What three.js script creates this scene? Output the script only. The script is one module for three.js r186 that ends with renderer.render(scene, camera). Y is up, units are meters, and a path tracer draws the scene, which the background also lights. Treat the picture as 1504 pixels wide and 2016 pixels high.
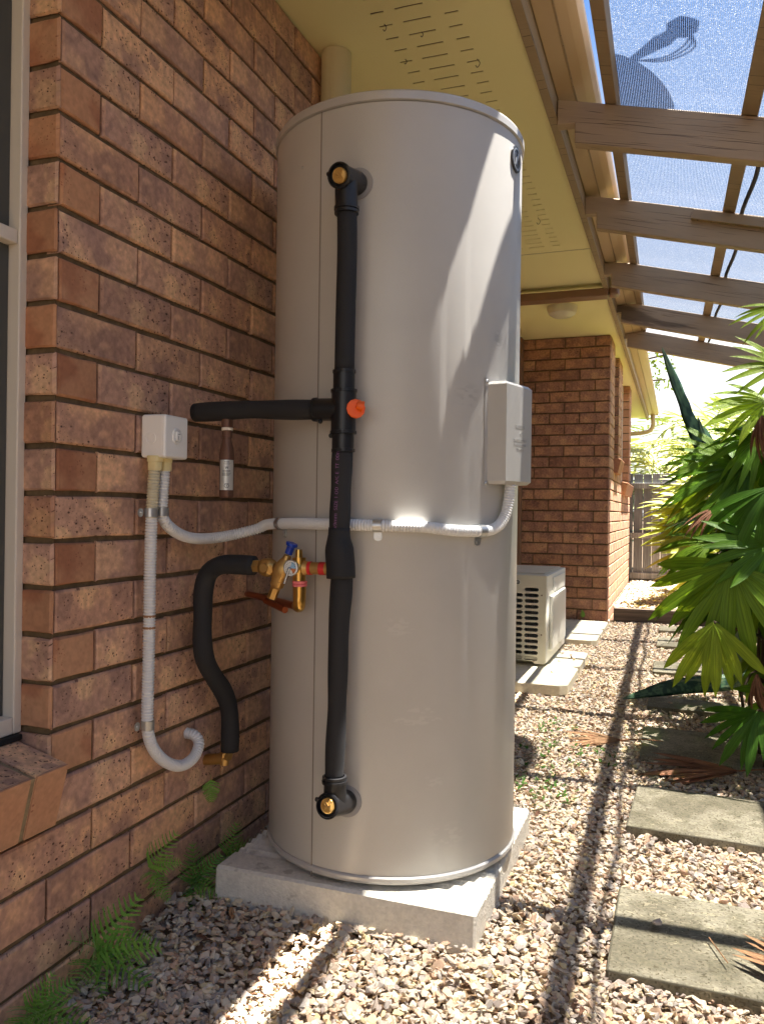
import * as THREE from 'three';
import { RoundedBoxGeometry } from 'three/addons/geometries/RoundedBoxGeometry.js';
import { mergeGeometries, toCreasedNormals } from 'three/addons/utils/BufferGeometryUtils.js';
import { FontLoader } from 'three/addons/loaders/FontLoader.js';
import { ConvexGeometry } from 'three/addons/geometries/ConvexGeometry.js';
import { TextGeometry } from 'three/addons/geometries/TextGeometry.js';

// ---------------------------------------------------------------- camera, sky, sun, exposure
// x: out of the long brick wall, y: up, z: towards the camera along the wall
const clamp = (v, a = 0, b = 1) => Math.min(b, Math.max(a, v));
const scene = new THREE.Scene();
const camera = new THREE.PerspectiveCamera(64.9, 763 / 1024, 0.05, 1200);
camera.position.set(1.049, 0.835, 0);
camera.rotation.set(-0.0007, 0.3514, 0.0136, 'YXZ');
scene.add(camera);
const renderer = new THREE.WebGLRenderer({ antialias: true });
renderer.toneMapping = THREE.LinearToneMapping;
renderer.toneMappingExposure = 7.4;
renderer.shadowMap.enabled = true;
renderer.setSize(763, 1024);
const SUN = new THREE.Vector3(0.191, 1, -0.054).normalize();
{ // clear sky, blue overhead and pale towards the horizon
  const w = 512, h = 256, d = new Float32Array(w * h * 4);
  for (let j = 0; j < h; j++) for (let i = 0; i < w; i++) {
    const el = ((j + 0.5) / h - 0.5) * Math.PI, az = ((i + 0.5) / w - 0.5) * 2 * Math.PI, y = Math.sin(el), up = Math.max(0, y);
    const dir = new THREE.Vector3(Math.cos(el) * Math.cos(az), y, Math.cos(el) * Math.sin(az)), g = Math.max(0, dir.dot(SUN)), glow = 0.05 * Math.pow(g, 12) + 0.16 * Math.pow(g, 120);
    const t0 = clamp((0.62 - up) / 0.56), t = t0 * t0 * (3 - 2 * t0), k = (j * w + i) * 4, low = y < 0 ? 0.45 : 1;
    d[k] = (0.016 + 0.2 * t + glow) * low; d[k + 1] = (0.05 + 0.168 * t + glow) * low; d[k + 2] = (0.135 + 0.08 * t + glow * 0.9) * low; d[k + 3] = 1;
  }
  const t = new THREE.DataTexture(d, w, h, THREE.RGBAFormat, THREE.FloatType); t.mapping = THREE.EquirectangularReflectionMapping; t.minFilter = t.magFilter = THREE.LinearFilter; t.needsUpdate = true;
  scene.background = t; scene.environment = t;
}
const sun = new THREE.DirectionalLight(0xfff9f1, 5);
sun.position.copy(SUN).multiplyScalar(20);
sun.castShadow = true;
sun.shadow.mapSize.set(4096, 4096);
Object.assign(sun.shadow.camera, { left: -8, right: 8, top: 14, bottom: -8, near: 1, far: 60 });
scene.add(sun, sun.target);

// ---------------------------------------------------------------- helpers
let seed = 7;
const rnd = () => { seed = (seed + 0x6d2b79f5) | 0; let t = Math.imul(seed ^ (seed >>> 15), 1 | seed); t = (t + Math.imul(t ^ (t >>> 7), 61 | t)) ^ t; return ((t ^ (t >>> 14)) >>> 0) / 4294967296; };
const rr = (a, b) => a + (b - a) * rnd();
const lerp = (a, b, t) => a + (b - a) * t;
const sstep = (a, b, v) => { const t = clamp((v - a) / (b - a)); return t * t * (3 - 2 * t); };
const V = (x, y, z) => new THREE.Vector3(x, y, z);
const used = {};
const numbered = (n) => { const k = used[n] = (used[n] ?? -1) + 1; return k ? n + '_' + String(k).padStart(3, '0') : n; };
function tag(o, label, category, group, kind) {
  o.userData = { label };
  if (category) o.userData.category = category;
  if (group) o.userData.group = group;
  if (kind) o.userData.kind = kind;
  return o;
}
function thing(name, at, label, category, group) {
  const o = new THREE.Group(); o.name = numbered(name); o.position.set(...at); scene.add(o);
  return tag(o, label, category, group);
}
function part(name, geo, mat, parent = scene, label) {
  if (Array.isArray(geo)) geo = join(geo);
  const o = new THREE.Mesh(geo, mat); o.name = parent === scene ? numbered(name) : name;
  o.castShadow = o.receiveShadow = true;
  if (label) o.userData.label = label;
  parent.add(o); return o;
}
function join(list) {
  return mergeGeometries(list.map((g) => {
    g = g.index ? g.toNonIndexed() : g.clone();
    for (const k of Object.keys(g.attributes)) if (!['position', 'normal', 'uv'].includes(k)) g.deleteAttribute(k);
    if (!g.attributes.uv) g.setAttribute('uv', new THREE.BufferAttribute(new Float32Array(g.attributes.position.count * 2), 2));
    return g;
  }));
}
// box with metre uv and small chamfers
function box(w, h, d, x = 0, y = 0, z = 0, r = 0) {
  const g = r ? new RoundedBoxGeometry(w, h, d, 1, r) : new THREE.BoxGeometry(w, h, d);
  boxUV(g); g.translate(x, y, z); return g;
}
function boxUV(g) {
  if (g.index) { const n = g.toNonIndexed(); g.index = null; for (const k of Object.keys(n.attributes)) g.setAttribute(k, n.attributes[k]); g.clearGroups(); }
  const p = g.attributes.position, n = g.attributes.normal, uv = new Float32Array(p.count * 2);
  for (let i = 0; i < p.count; i++) {
    const ax = Math.abs(n.getX(i)), ay = Math.abs(n.getY(i)), az = Math.abs(n.getZ(i));
    const [u, v] = ax >= ay && ax >= az ? [p.getZ(i), p.getY(i)] : ay >= az ? [p.getX(i), p.getZ(i)] : [p.getX(i), p.getY(i)];
    uv[2 * i] = u; uv[2 * i + 1] = v;
  }
  g.setAttribute('uv', new THREE.BufferAttribute(uv, 2));
  return g;
}
function minmax(x0, x1, y0, y1, z0, z1, r = 0) { return box(x1 - x0, y1 - y0, z1 - z0, (x0 + x1) / 2, (y0 + y1) / 2, (z0 + z1) / 2, r); }
// a straight bar of rectangular section between two points
function beam(a, b, w, h, r = 0.004, up = V(0, 1, 0)) {
  const L = a.distanceTo(b), g = box(w, h, L, 0, 0, 0, r);
  const z = b.clone().sub(a).normalize(), x = up.clone().cross(z).normalize(), y = z.clone().cross(x);
  g.applyMatrix4(new THREE.Matrix4().makeBasis(x, y, z)); g.translate((a.x + b.x) / 2, (a.y + b.y) / 2, (a.z + b.z) / 2);
  return g;
}
function rod(a, b, r0, r1 = r0, sides = 20) {
  const L = a.distanceTo(b), g = new THREE.CylinderGeometry(r1, r0, L, sides, 1);
  g.applyQuaternion(new THREE.Quaternion().setFromUnitVectors(V(0, 1, 0), b.clone().sub(a).normalize()));
  g.translate((a.x + b.x) / 2, (a.y + b.y) / 2, (a.z + b.z) / 2); return g;
}
// a lathe profile [[radius, height]...] standing at a, pointing along dir
function turned(profile, a, dir = V(0, 1, 0), sides = 28, crease = 0.6) {
  const g = toCreasedNormals(new THREE.LatheGeometry(profile.map((p) => new THREE.Vector2(p[0], p[1])), sides), crease);
  g.applyQuaternion(new THREE.Quaternion().setFromUnitVectors(V(0, 1, 0), dir.clone().normalize()));
  g.translate(a.x, a.y, a.z); return g;
}
// tube along points, radius a number or a function of the length along it; caps closed
function tube(points, radius, sides = 14, step = 0.012, closedCurve = false, tension = 0.5) {
  const curve = new THREE.CatmullRomCurve3(points, closedCurve, 'catmullrom', tension), L = curve.getLength();
  const n = Math.max(2, Math.ceil(L / step)), fr = curve.computeFrenetFrames(n, false), pos = [], uv = [], idx = [];
  for (let i = 0; i <= n; i++) {
    const t = i / n, c = curve.getPointAt(t), s = t * L, r = typeof radius === 'function' ? radius(s, L, i) : radius;
    for (let j = 0; j <= sides; j++) {
      const a = j / sides * Math.PI * 2, d = fr.normals[i].clone().multiplyScalar(Math.cos(a)).addScaledVector(fr.binormals[i], Math.sin(a));
      pos.push(c.x + d.x * r, c.y + d.y * r, c.z + d.z * r); uv.push(j / sides, s);
    }
  }
  for (let i = 0; i < n; i++) for (let j = 0; j < sides; j++) { const a = i * (sides + 1) + j, b = a + sides + 1; idx.push(a, a + 1, b, b, a + 1, b + 1); }
  for (const [row, flip] of [[0, 0], [n, 1]]) {
    const c = curve.getPointAt(row / n), k = pos.length / 3; pos.push(c.x, c.y, c.z); uv.push(0.5, 0);
    for (let j = 0; j < sides; j++) { const a = row * (sides + 1) + j; flip ? idx.push(k, a, a + 1) : idx.push(k, a + 1, a); }
  }
  const g = new THREE.BufferGeometry();
  g.setAttribute('position', new THREE.Float32BufferAttribute(pos, 3)); g.setAttribute('uv', new THREE.Float32BufferAttribute(uv, 2));
  g.setIndex(idx); g.computeVertexNormals(); return g;
}
const ribbed = (r, depth = 0.0028, pitch = 4) => (s, L, i) => r - (i % pitch === 0 ? depth : 0);
// prism: polygon in (x, y) drawn out along z from z0 to z1
function prism(poly, z0, z1, bevel = 0, holes = []) {
  const s = new THREE.Shape(poly.map((p) => new THREE.Vector2(p[0], p[1])));
  for (const h of holes) s.holes.push(new THREE.Path(h.map((p) => new THREE.Vector2(p[0], p[1]))));
  const g = new THREE.ExtrudeGeometry(s, { depth: Math.abs(z1 - z0) - 2 * bevel, bevelEnabled: bevel > 0, bevelSize: bevel, bevelThickness: bevel, bevelOffset: -bevel, bevelSegments: 1, steps: 1 });
  g.translate(0, 0, Math.min(z0, z1) + bevel); boxUV(g); return g;
}

// ---------------------------------------------------------------- procedural textures
const hash = (x, y, s) => { let h = Math.imul(x, 374761393) ^ Math.imul(y, 668265263) ^ Math.imul(s, 1442695041); h = Math.imul(h ^ (h >>> 13), 1274126177); return ((h ^ (h >>> 16)) >>> 0) / 4294967296; };
function vn(x, y, p, s) { // tiling value noise, p cells per tile (x, y in 0..1)
  x *= p; y *= p; const xi = Math.floor(x), yi = Math.floor(y), fx = x - xi, fy = y - yi, u = fx * fx * (3 - 2 * fx), v = fy * fy * (3 - 2 * fy);
  const m = (a) => ((a % p) + p) % p, x0 = m(xi), x1 = m(xi + 1), y0 = m(yi), y1 = m(yi + 1);
  return lerp(lerp(hash(x0, y0, s), hash(x1, y0, s), u), lerp(hash(x0, y1, s), hash(x1, y1, s), u), v);
}
function fbm(x, y, p, s, o = 4) { let a = 0, w = 0.5, t = 0; for (let i = 0; i < o; i++) { a += w * vn(x, y, p << i, s + i * 17); t += w; w *= 0.55; } return a / t; }
function vnxy(x, y, px, py, s) { // different cell counts in x and y
  x *= px; y *= py; const xi = Math.floor(x), yi = Math.floor(y), fx = x - xi, fy = y - yi, u = fx * fx * (3 - 2 * fx), v = fy * fy * (3 - 2 * fy);
  const mx = (a) => ((a % px) + px) % px, my = (a) => ((a % py) + py) % py;
  return lerp(lerp(hash(mx(xi), my(yi), s), hash(mx(xi + 1), my(yi), s), u), lerp(hash(mx(xi), my(yi + 1), s), hash(mx(xi + 1), my(yi + 1), s), u), v);
}
function tex(size, rep, fn, srgb = true) {
  const [w, h] = Array.isArray(size) ? size : [size, size], d = new Uint8Array(w * h * 4);
  for (let j = 0; j < h; j++) for (let i = 0; i < w; i++) {
    const c = fn((i + 0.5) / w, (j + 0.5) / h), k = (j * w + i) * 4, a = typeof c === 'number';
    d[k] = 255 * clamp(a ? c : c[0]); d[k + 1] = 255 * clamp(a ? c : c[1]); d[k + 2] = 255 * clamp(a ? c : c[2]); d[k + 3] = 255;
  }
  const t = new THREE.DataTexture(d, w, h, THREE.RGBAFormat); t.wrapS = t.wrapT = THREE.RepeatWrapping;
  t.magFilter = t.minFilter = THREE.LinearFilter; if (srgb) t.colorSpace = THREE.SRGBColorSpace;
  Array.isArray(rep) ? t.repeat.set(rep[0], rep[1]) : t.repeat.set(rep, rep); t.needsUpdate = true; return t;
}
const mix3 = (a, b, t) => [lerp(a[0], b[0], t), lerp(a[1], b[1], t), lerp(a[2], b[2], t)];
const S = (r, g, b) => [r / 255, g / 255, b / 255];
const std = (o) => new THREE.MeshStandardMaterial({ roughness: 0.8, ...o });
const phys = (o) => new THREE.MeshPhysicalMaterial({ roughness: 0.8, ...o });
const col = (r, g, b) => new THREE.Color().setRGB(r / 255, g / 255, b / 255, THREE.SRGBColorSpace);

// brick: blotched fire-flashed face with dark pits
const pits = (x, y, s) => { const c = 84, xi = Math.floor(x * c), yi = Math.floor(y * c), m = (a) => ((a % c) + c) % c; let b = 0;
  for (let i = -1; i < 2; i++) for (let j = -1; j < 2; j++) { const cx = m(xi + i), cy = m(yi + j); if (hash(cx, cy, s) > 0.36) continue;
    const dx = x * c - xi - i - hash(cx, cy, s + 1), dy = y * c - yi - j - hash(cx, cy, s + 2), r = 0.14 + 0.36 * hash(cx, cy, s + 3) ** 3; b = Math.max(b, 1 - sstep(r * 0.6, r, Math.hypot(dx * (0.6 + hash(cx, cy, s + 4)), dy * 1.1))); }
  return b; };
const pitMask = (x, y) => pits(x, y, 91) * sstep(0.42, 0.62, fbm(x, y, 6, 5, 3));
const T = {};
T.brick = tex(1024, 2, (x, y) => {
  const a = fbm(x, y, 5, 11), b = fbm(x, y, 9, 23, 3), f = fbm(x, y, 60, 31, 3);
  let c = mix3(S(194, 156, 136), S(222, 180, 146), sstep(0.35, 0.62, a));
  c = mix3(c, S(232, 196, 156), 0.7 * sstep(0.58, 0.72, b)); c = mix3(c, S(160, 128, 116), 0.65 * sstep(0.42, 0.28, b));
  const k = 0.86 + 0.28 * f; c = c.map((v) => v * k);
  return mix3(c, S(70, 46, 38), 0.75 * pitMask(x, y));
});
T.brickBump = tex(1024, 2, (x, y) => 0.35 + 0.38 * fbm(x, y, 8, 11) + 0.22 * fbm(x, y, 40, 61, 3) - 0.4 * pitMask(x, y), false);
T.smooth = tex(512, 2, (x, y) => {
  let c = mix3(S(222, 168, 132), S(234, 188, 148), fbm(x, y, 4, 77)); const w = fbm(x, y, 6, 3, 3);
  c = mix3(c, S(206, 148, 114), sstep(0.5, 0.7, w)); const k = 0.93 + 0.14 * fbm(x, y, 70, 9, 2);
  return mix3(c.map((v) => v * k), S(120, 62, 44), 0.5 * pitMask(x, y) * sstep(0.5, 0.6, vn(x, y, 8, 4)));
});
T.smoothBump = tex(512, 2, (x, y) => 0.5 + 0.3 * fbm(x, y, 12, 2) + 0.12 * fbm(x, y, 90, 8, 2), false);
T.mortar = tex(512, 3, (x, y) => { const k = 0.75 + 0.4 * fbm(x, y, 24, 6); return S(150 * k, 136 * k, 112 * k); });
T.wood = tex([1024, 512], [0.8, 4], (x, y) => { const g = vnxy(x, y, 6, 90, 3) * 0.5 + vnxy(x, y, 14, 220, 8) * 0.5, k = 0.92 + 0.14 * g; return [k, k, k * 0.99]; });
const crackMask = new Float32Array(1024 * 512);
for (let n = 0; n < 95; n++) { let y = rnd() * 512, x = Math.floor(rnd() * 1024), dy = 0; const len = Math.floor(rr(30, 230)), w = rr(0.5, 1.5), zone = vnxy(x / 1024, y / 512, 4, 4, 9); if (zone < 0.42) continue;
  for (let i = 0; i < len; i++) { dy = clamp(dy + rr(-0.05, 0.05), -0.12, 0.12); y += dy; const a = w * Math.sin(Math.PI * i / len); for (let k = -2; k <= 2; k++) { const q = clamp(a - Math.abs(k - (y - Math.floor(y)) + 0.5) + 0.5); const id = ((Math.floor(y) + k + 512) % 512) * 1024 + (x + i) % 1024; crackMask[id] = Math.max(crackMask[id], q); } } }
const crackle = (x, y) => crackMask[Math.floor(y * 512) * 1024 + Math.floor(x * 1024)];
T.paint = tex([1024, 512], [0.8, 4], (x, y) => { const k = 0.93 + 0.1 * fbm(x, y, 8, 14) - 0.025 * vnxy(x, y, 12, 180, 5); return mix3([k, k * 0.985, k * 0.96], S(46, 30, 20), 0.85 * crackle(x, y)); });
T.paintBump = tex([1024, 512], [0.8, 4], (x, y) => 0.5 + 0.3 * vnxy(x, y, 10, 160, 5) - 0.5 * crackle(x, y), false);
T.mould = tex([1024, 512], [0.55, 4], (x, y) => { const k = 0.93 + 0.1 * fbm(x, y, 8, 14); const m = sstep(0.58, 0.74, fbm(x, y, 4, 63, 5)) * 0.7 + 0.45 * sstep(0.55, 0.75, fbm(x, y, 16, 19, 3)) * sstep(0.42, 0.6, fbm(x, y, 4, 63)); return mix3([k, k * 0.985, k * 0.96], S(74, 66, 58), clamp(m * 0.6, 0, 0.5)); });
T.concrete = tex(1024, 1.6, (x, y) => {
  const a = fbm(x, y, 6, 41), f = fbm(x, y, 120, 12, 2); let c = mix3(S(146, 140, 122), S(184, 178, 160), sstep(0.35, 0.65, a));
  c = mix3(c, S(128, 123, 102), 0.5 * sstep(0.55, 0.72, fbm(x, y, 14, 88, 4)));
  const sx = fbm(x, y, 5, 300, 2), scr = (1 - sstep(0.02, 0.08, Math.abs(vnxy(x + 0.1 * sx, y, 36, 110, 21) - 0.5))) * sstep(0.42, 0.56, vnxy(x, y, 34, 46, 23)) * sstep(0.3, 0.55, vn(x, y, 5, 29));
  c = mix3(c, S(214, 204, 176), 0.75 * scr); const k = 0.86 + 0.28 * f; c = c.map((v) => v * k);
  return mix3(c, S(92, 84, 62), 0.6 * sstep(0.74, 0.82, vn(x, y, 170, 6)));
});
T.concreteBump = tex(1024, 1.6, (x, y) => 0.3 + 0.3 * fbm(x, y, 120, 12, 2) + 0.3 * fbm(x, y, 14, 88, 3), false);
T.pad = tex(512, 2, (x, y) => { const k = 0.86 + 0.1 * fbm(x, y, 8, 51) + 0.1 * fbm(x, y, 80, 5, 2); return mix3([k, k * 0.985, k * 0.95], S(150, 142, 126), 0.4 * sstep(0.66, 0.8, fbm(x, y, 14, 33))); });
T.padBump = tex(512, 3, (x, y) => 0.3 + 0.4 * fbm(x, y, 30, 51) + 0.3 * fbm(x, y, 110, 5, 2), false);
T.fence = tex([512, 1024], [3, 0.8], (x, y) => { const g = vnxy(x, y, 60, 5, 3), h = vnxy(x, y, 150, 12, 9), k = 0.62 + 0.4 * g * h + 0.25 * fbm(x, y, 4, 8); return [k, k * 0.96, k * 0.9]; });
T.soil = tex(512, 1.2, (x, y) => { const k = 0.55 + 0.7 * fbm(x, y, 40, 7); return S(150 * k, 130 * k, 104 * k); });
T.stone = tex(256, 1, (x, y) => { const k = 0.8 + 0.3 * fbm(x, y, 8, 70); return [k, k, k]; });
T.leaf = tex([256, 64], [1, 1], (x, y) => { const v = vnxy(x, y, 22, 2, 3), k = 0.78 + 0.3 * v; return [k * 0.98, k, k * 0.9]; });
T.veins = tex([256, 64], [1, 1], (x, y) => 0.5 + 0.5 * vnxy(x, y, 22, 2, 3), false);
T.dead = tex([256, 256], [1, 1], (x, y) => { const v = vnxy(x, y, 26, 3, 31), k = 0.6 + 0.55 * v; return mix3([k, k, k], [k * 0.7, k * 0.55, k * 0.45], sstep(0.5, 0.7, fbm(x, y, 4, 9))); });
T.blade = tex([256, 512], [1, 1], (x, y) => { const b = vnxy(x, y, 3, 40, 5) * 0.6 + vnxy(x, y, 9, 90, 15) * 0.4; const scar = sstep(0.6, 0.7, fbm(x, y, 5, 71, 4)); return mix3(mix3(S(44, 84, 72), S(98, 136, 104), sstep(0.4, 0.7, b)), S(168, 172, 132), 0.7 * scar); });
T.clothAlpha = tex([1024, 1024], [8, 5], (x, y) => { const s = x * 23, p = s - Math.floor(s), si = Math.floor(s), wob = 0.06 * (vnxy(x, y, 23, 90, 4) - 0.5); const strand = sstep(0.71, 0.65, Math.abs(p - 0.5 + wob) * 2); const knot = vnxy(x, y, 92, 160, 77) > 0.7 ? 1 : 0; return Math.max(0.03, strand, knot * 0.9); }, false);
T.clothColor = tex([512, 512], [8, 5], (x, y) => { if (vnxy(x, y, 92, 160, 77) > 0.84) return S(208, 212, 214); const k = 0.78 + 0.3 * vnxy(x, y, 46, 120, 9); return S(96 * k, 118 * k, 152 * k); });  // white specks: sparkle of sunlit fibres painted into the weave colour
T.foam = tex(256, [4, 12], (x, y) => 0.4 + 0.4 * fbm(x, y, 30, 5) + 0.2 * vn(x, y, 110, 6), false);
T.timber = tex([1024, 256], [1, 4], (x, y) => { const k = 0.7 + 0.45 * vnxy(x, y, 6, 60, 7); return S(150 * k, 134 * k, 118 * k); });
T.brushed = tex([256, 1024], [6, 1], (x, y) => 0.5 + 0.5 * vnxy(x, y, 200, 8, 5), false);

// tank paint: even, with a few pale scuffs and fingermarks (u: turn, v: height)
const scuffs = [[0.083, 0.2, 0.03, 0.006, 60, 4], [0.088, 0.213, 0.02, 0.004, 40, 5], [0.1, 0.12, 0.014, 0.01, 30, 6], [0.19, 0.7, 0.012, 0.016, -34, 7], [0.14, 0.62, 0.02, 0.02, -22, 8], [0.06, 0.32, 0.02, 0.014, 20, 9], [0.12, 0.05, 0.03, 0.02, 16, 10]];
T.tank = tex(1024, 1, (x, y) => { let k = 247 + 8 * (fbm(x, y, 24, 5, 3) - 0.5); for (const [u, v, w, h, a, sd] of scuffs) { const q = Math.hypot((x - u) / w, (y - v) / h); if (q < 1) k += a * (1 - q) * sstep(0.5, 0.62, vnxy(x, y, 160, 400, sd)); } return S(k, k, k); });
T.tank.wrapS = T.tank.wrapT = THREE.RepeatWrapping;
function canvasTex(w, h, draw) { const c = document.createElement('canvas'); c.width = w; c.height = h; const g = c.getContext('2d'); draw(g, w, h); const t = new THREE.CanvasTexture(c); t.colorSpace = THREE.SRGBColorSpace; return t; }

// ---------------------------------------------------------------- materials
const brickTints = [[244, 240, 238], [250, 244, 234], [232, 228, 226], [255, 250, 240], [246, 236, 224], [222, 216, 212]];
const M = {
  brick: brickTints.map((c) => std({ map: T.brick, color: col(...c), bumpMap: T.brickBump, bumpScale: 0.0035, roughness: 0.9 })),
  brickRed: [[220, 204, 190], [200, 182, 168], [228, 214, 198], [210, 190, 174]].map((c) => std({ map: T.brick, color: col(...c), bumpMap: T.brickBump, bumpScale: 0.004, roughness: 0.9 })),
  smooth: [[206, 198, 192], [212, 200, 190], [194, 182, 174], [218, 212, 206]].map((c) => std({ map: T.smooth, color: col(...c), bumpMap: T.smoothBump, bumpScale: 0.0012, roughness: 0.88 })),
  mortar: std({ map: T.mortar, color: col(196, 180, 160), roughness: 1 }),
  mortarPale: std({ map: T.mortar, color: col(255, 250, 238), roughness: 1 }),
  soffit: std({ color: col(238, 227, 168), roughness: 0.75 }),
  cream: std({ color: col(206, 196, 160), roughness: 0.55 }),
  trim: std({ map: T.paint, color: col(160, 138, 106), bumpMap: T.paintBump, bumpScale: 0.0008, roughness: 0.6 }),
  gutter: std({ color: col(186, 158, 118), roughness: 0.4 }),
  rafter: std({ map: T.paint, color: col(172, 149, 120), bumpMap: T.paintBump, bumpScale: 0.0015, roughness: 0.65 }),
  rafterMould: std({ map: T.mould, color: col(172, 149, 120), bumpMap: T.paintBump, bumpScale: 0.0015, roughness: 0.75 }),
  batten: std({ map: T.paint, color: col(160, 136, 104), roughness: 0.65 }),
  brown: std({ color: col(138, 104, 76), roughness: 0.45 }),
  roof: std({ color: col(132, 98, 78), roughness: 0.8 }),
  alu: std({ color: col(214, 206, 192), roughness: 0.45 }),
  glass: phys({ color: 0xffffff, transmission: 1, thickness: 0, roughness: 0.02, ior: 1.5 }),
  dark: std({ color: col(30, 28, 26), roughness: 0.9 }),
  curtain: std({ color: col(96, 94, 88), roughness: 0.9 }),
  tank: phys({ map: T.tank, color: col(194, 191, 184), metalness: 0.06, roughness: 0.4, clearcoat: 0.25, clearcoatRoughness: 0.28, }),
  tankTrim: phys({ color: col(188, 186, 182), metalness: 0.2, roughness: 0.35, clearcoat: 0.3, clearcoatRoughness: 0.25 }),
  foam: std({ color: col(34, 34, 36), roughness: 0.78, bumpMap: T.foam, bumpScale: 0.0006 }),
  blackPlastic: std({ color: col(24, 24, 26), roughness: 0.38 }),
  orange: std({ color: col(245, 98, 14), roughness: 0.45 }),
  brass: std({ color: col(214, 172, 96), metalness: 1, roughness: 0.28 }),
  capBrass: std({ color: col(206, 164, 92), metalness: 0.55, roughness: 0.42 }),
  brassDull: std({ color: col(196, 158, 96), metalness: 0.9, roughness: 0.45 }),
  copper: std({ color: col(184, 108, 74), metalness: 1, roughness: 0.35 }),
  copperDull: std({ color: col(110, 80, 66), metalness: 0.5, roughness: 0.5 }),
  steel: std({ color: col(190, 192, 192), metalness: 0.9, roughness: 0.35 }),
  pvc: std({ color: col(224, 225, 224), roughness: 0.42 }),
  pvcOld: std({ color: col(206, 198, 168), roughness: 0.5 }),
  pvcWhite: phys({ color: col(240, 240, 236), roughness: 0.35, clearcoat: 0.2 }),
  ivory: std({ color: col(222, 208, 156), roughness: 0.5 }),
  blue: std({ color: col(24, 62, 168), roughness: 0.4 }),
  red: std({ color: col(206, 44, 44), roughness: 0.5 }),
  pink: std({ color: col(232, 120, 120), roughness: 0.5 }),
  slab: std({ map: T.pad, color: col(224, 222, 215), bumpMap: T.padBump, bumpScale: 0.004, roughness: 0.92 }),
  pads: std({ map: T.pad, color: col(226, 220, 200), bumpMap: T.padBump, bumpScale: 0.0015, roughness: 0.9 }),
  paver: std({ map: T.concrete, color: col(198, 196, 186), bumpMap: T.concreteBump, bumpScale: 0.003, roughness: 0.95 }),
  acBody: std({ color: col(214, 208, 188), roughness: 0.5 }),
  acSide: std({ color: col(226, 224, 214), roughness: 0.5 }),
  fence: [[146, 154, 164], [130, 138, 148], [158, 164, 170]].map((c) => std({ map: T.fence, color: col(...c), roughness: 0.95 })),
  timber: std({ map: T.timber, color: col(206, 200, 196), roughness: 0.9 }),
  soil: std({ map: T.soil, roughness: 1, color: col(160, 152, 138) }),
  bed: std({ map: T.soil, roughness: 1, color: col(232, 222, 208) }),
  leaf: [[94, 134, 30], [118, 150, 34], [74, 116, 32], [140, 162, 42], [104, 142, 34]].map((c) => phys({ map: T.leaf, color: col(...c), bumpMap: T.veins, bumpScale: 0.0006, roughness: 0.5, specularIntensity: 0.35, transmission: 0.32, thickness: 0 })),
  leafSunYellow: [[196, 188, 48], [212, 204, 76], [172, 176, 46]].map((c) => phys({ map: T.leaf, color: col(...c), roughness: 0.55, transmission: 0.4, thickness: 0 })),  // yellow green leaf tone with full sun painted into the colour
  dead: [[150, 104, 72], [178, 138, 98], [112, 76, 52]].map((c) => std({ map: T.dead, color: col(...c), roughness: 0.85 })),
  cane: std({ color: col(66, 54, 34), roughness: 0.9 }),
  blade: std({ map: T.blade, roughness: 0.5, color: col(200, 208, 198) }),
  fern: [[122, 172, 58], [108, 158, 52], [134, 178, 66]].map((c) => phys({ color: col(...c), roughness: 0.75, transmission: 0.35, thickness: 0 })),
  frond: [[176, 178, 84], [118, 132, 58], [206, 202, 130], [150, 160, 76]].map((c) => phys({ color: col(...c), roughness: 0.7, transmission: 0.4, thickness: 0 })),
  frondBlue: [[122, 148, 138], [104, 132, 118]].map((c) => phys({ color: col(...c), roughness: 0.7, transmission: 0.3, thickness: 0 })),
  cloth: phys({ map: T.clothColor, color: 0xffffff, alphaMap: T.clothAlpha, transparent: true, transmission: 0.26, thickness: 0, roughness: 1 }),
  hose: std({ color: col(22, 24, 24), roughness: 0.5 }),
  dish: std({ color: col(96, 98, 100), roughness: 0.6 }),
};
for (const m of [...M.leaf, ...M.leafSunYellow, ...M.dead, ...M.fern, ...M.frond, ...M.frondBlue, M.cloth]) m.side = THREE.DoubleSide;

// ---------------------------------------------------------------- ground
const gy = (z) => lerp(-0.05, 0, clamp((-z - 2) / 4.5));
const struct = (name, geo, mat, label) => { const o = part(name, geo, mat); o.userData = { label, kind: 'structure' }; return o; };
{
  const g = new THREE.PlaneGeometry(600, 600, 1, 1); g.rotateX(-Math.PI / 2); g.translate(0, -0.085, 0);
  const uv = g.attributes.uv, p = g.attributes.position; for (let i = 0; i < p.count; i++) uv.setXY(i, p.getX(i), p.getZ(i));
  struct('ground', g, M.soil, 'bare stony ground that carries the gravel path and garden');
  const pos = [], uvs = []; const zz = [1.5, -2, -6.6]; for (let i = 0; i < 2; i++) { const [a, c] = [zz[i], zz[i + 1]]; for (const [x, z] of [[-0.3, a], [2.64, a], [2.64, c], [-0.3, a], [2.64, c], [-0.3, c]]) { pos.push(x, gy(z) - 0.013, z); uvs.push(x, z); } }
  const pb = new THREE.BufferGeometry(); pb.setAttribute('position', new THREE.Float32BufferAttribute(pos, 3)); pb.setAttribute('uv', new THREE.Float32BufferAttribute(uvs, 2)); pb.computeVertexNormals();
  struct('path', pb, M.bed, 'fine stone dust bed under the gravel of the path');
  const b = minmax(0.585, 4.5, -0.08, 0.1, -9.4, -6.62); boxUV(b);
  struct('raised_bed', b, M.soil, 'raised bed of soil behind the timber edging, in front of the fence');
}

// ---------------------------------------------------------------- bricks
const H = 0.086, L = 0.2342, ZC = -1.152;
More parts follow.
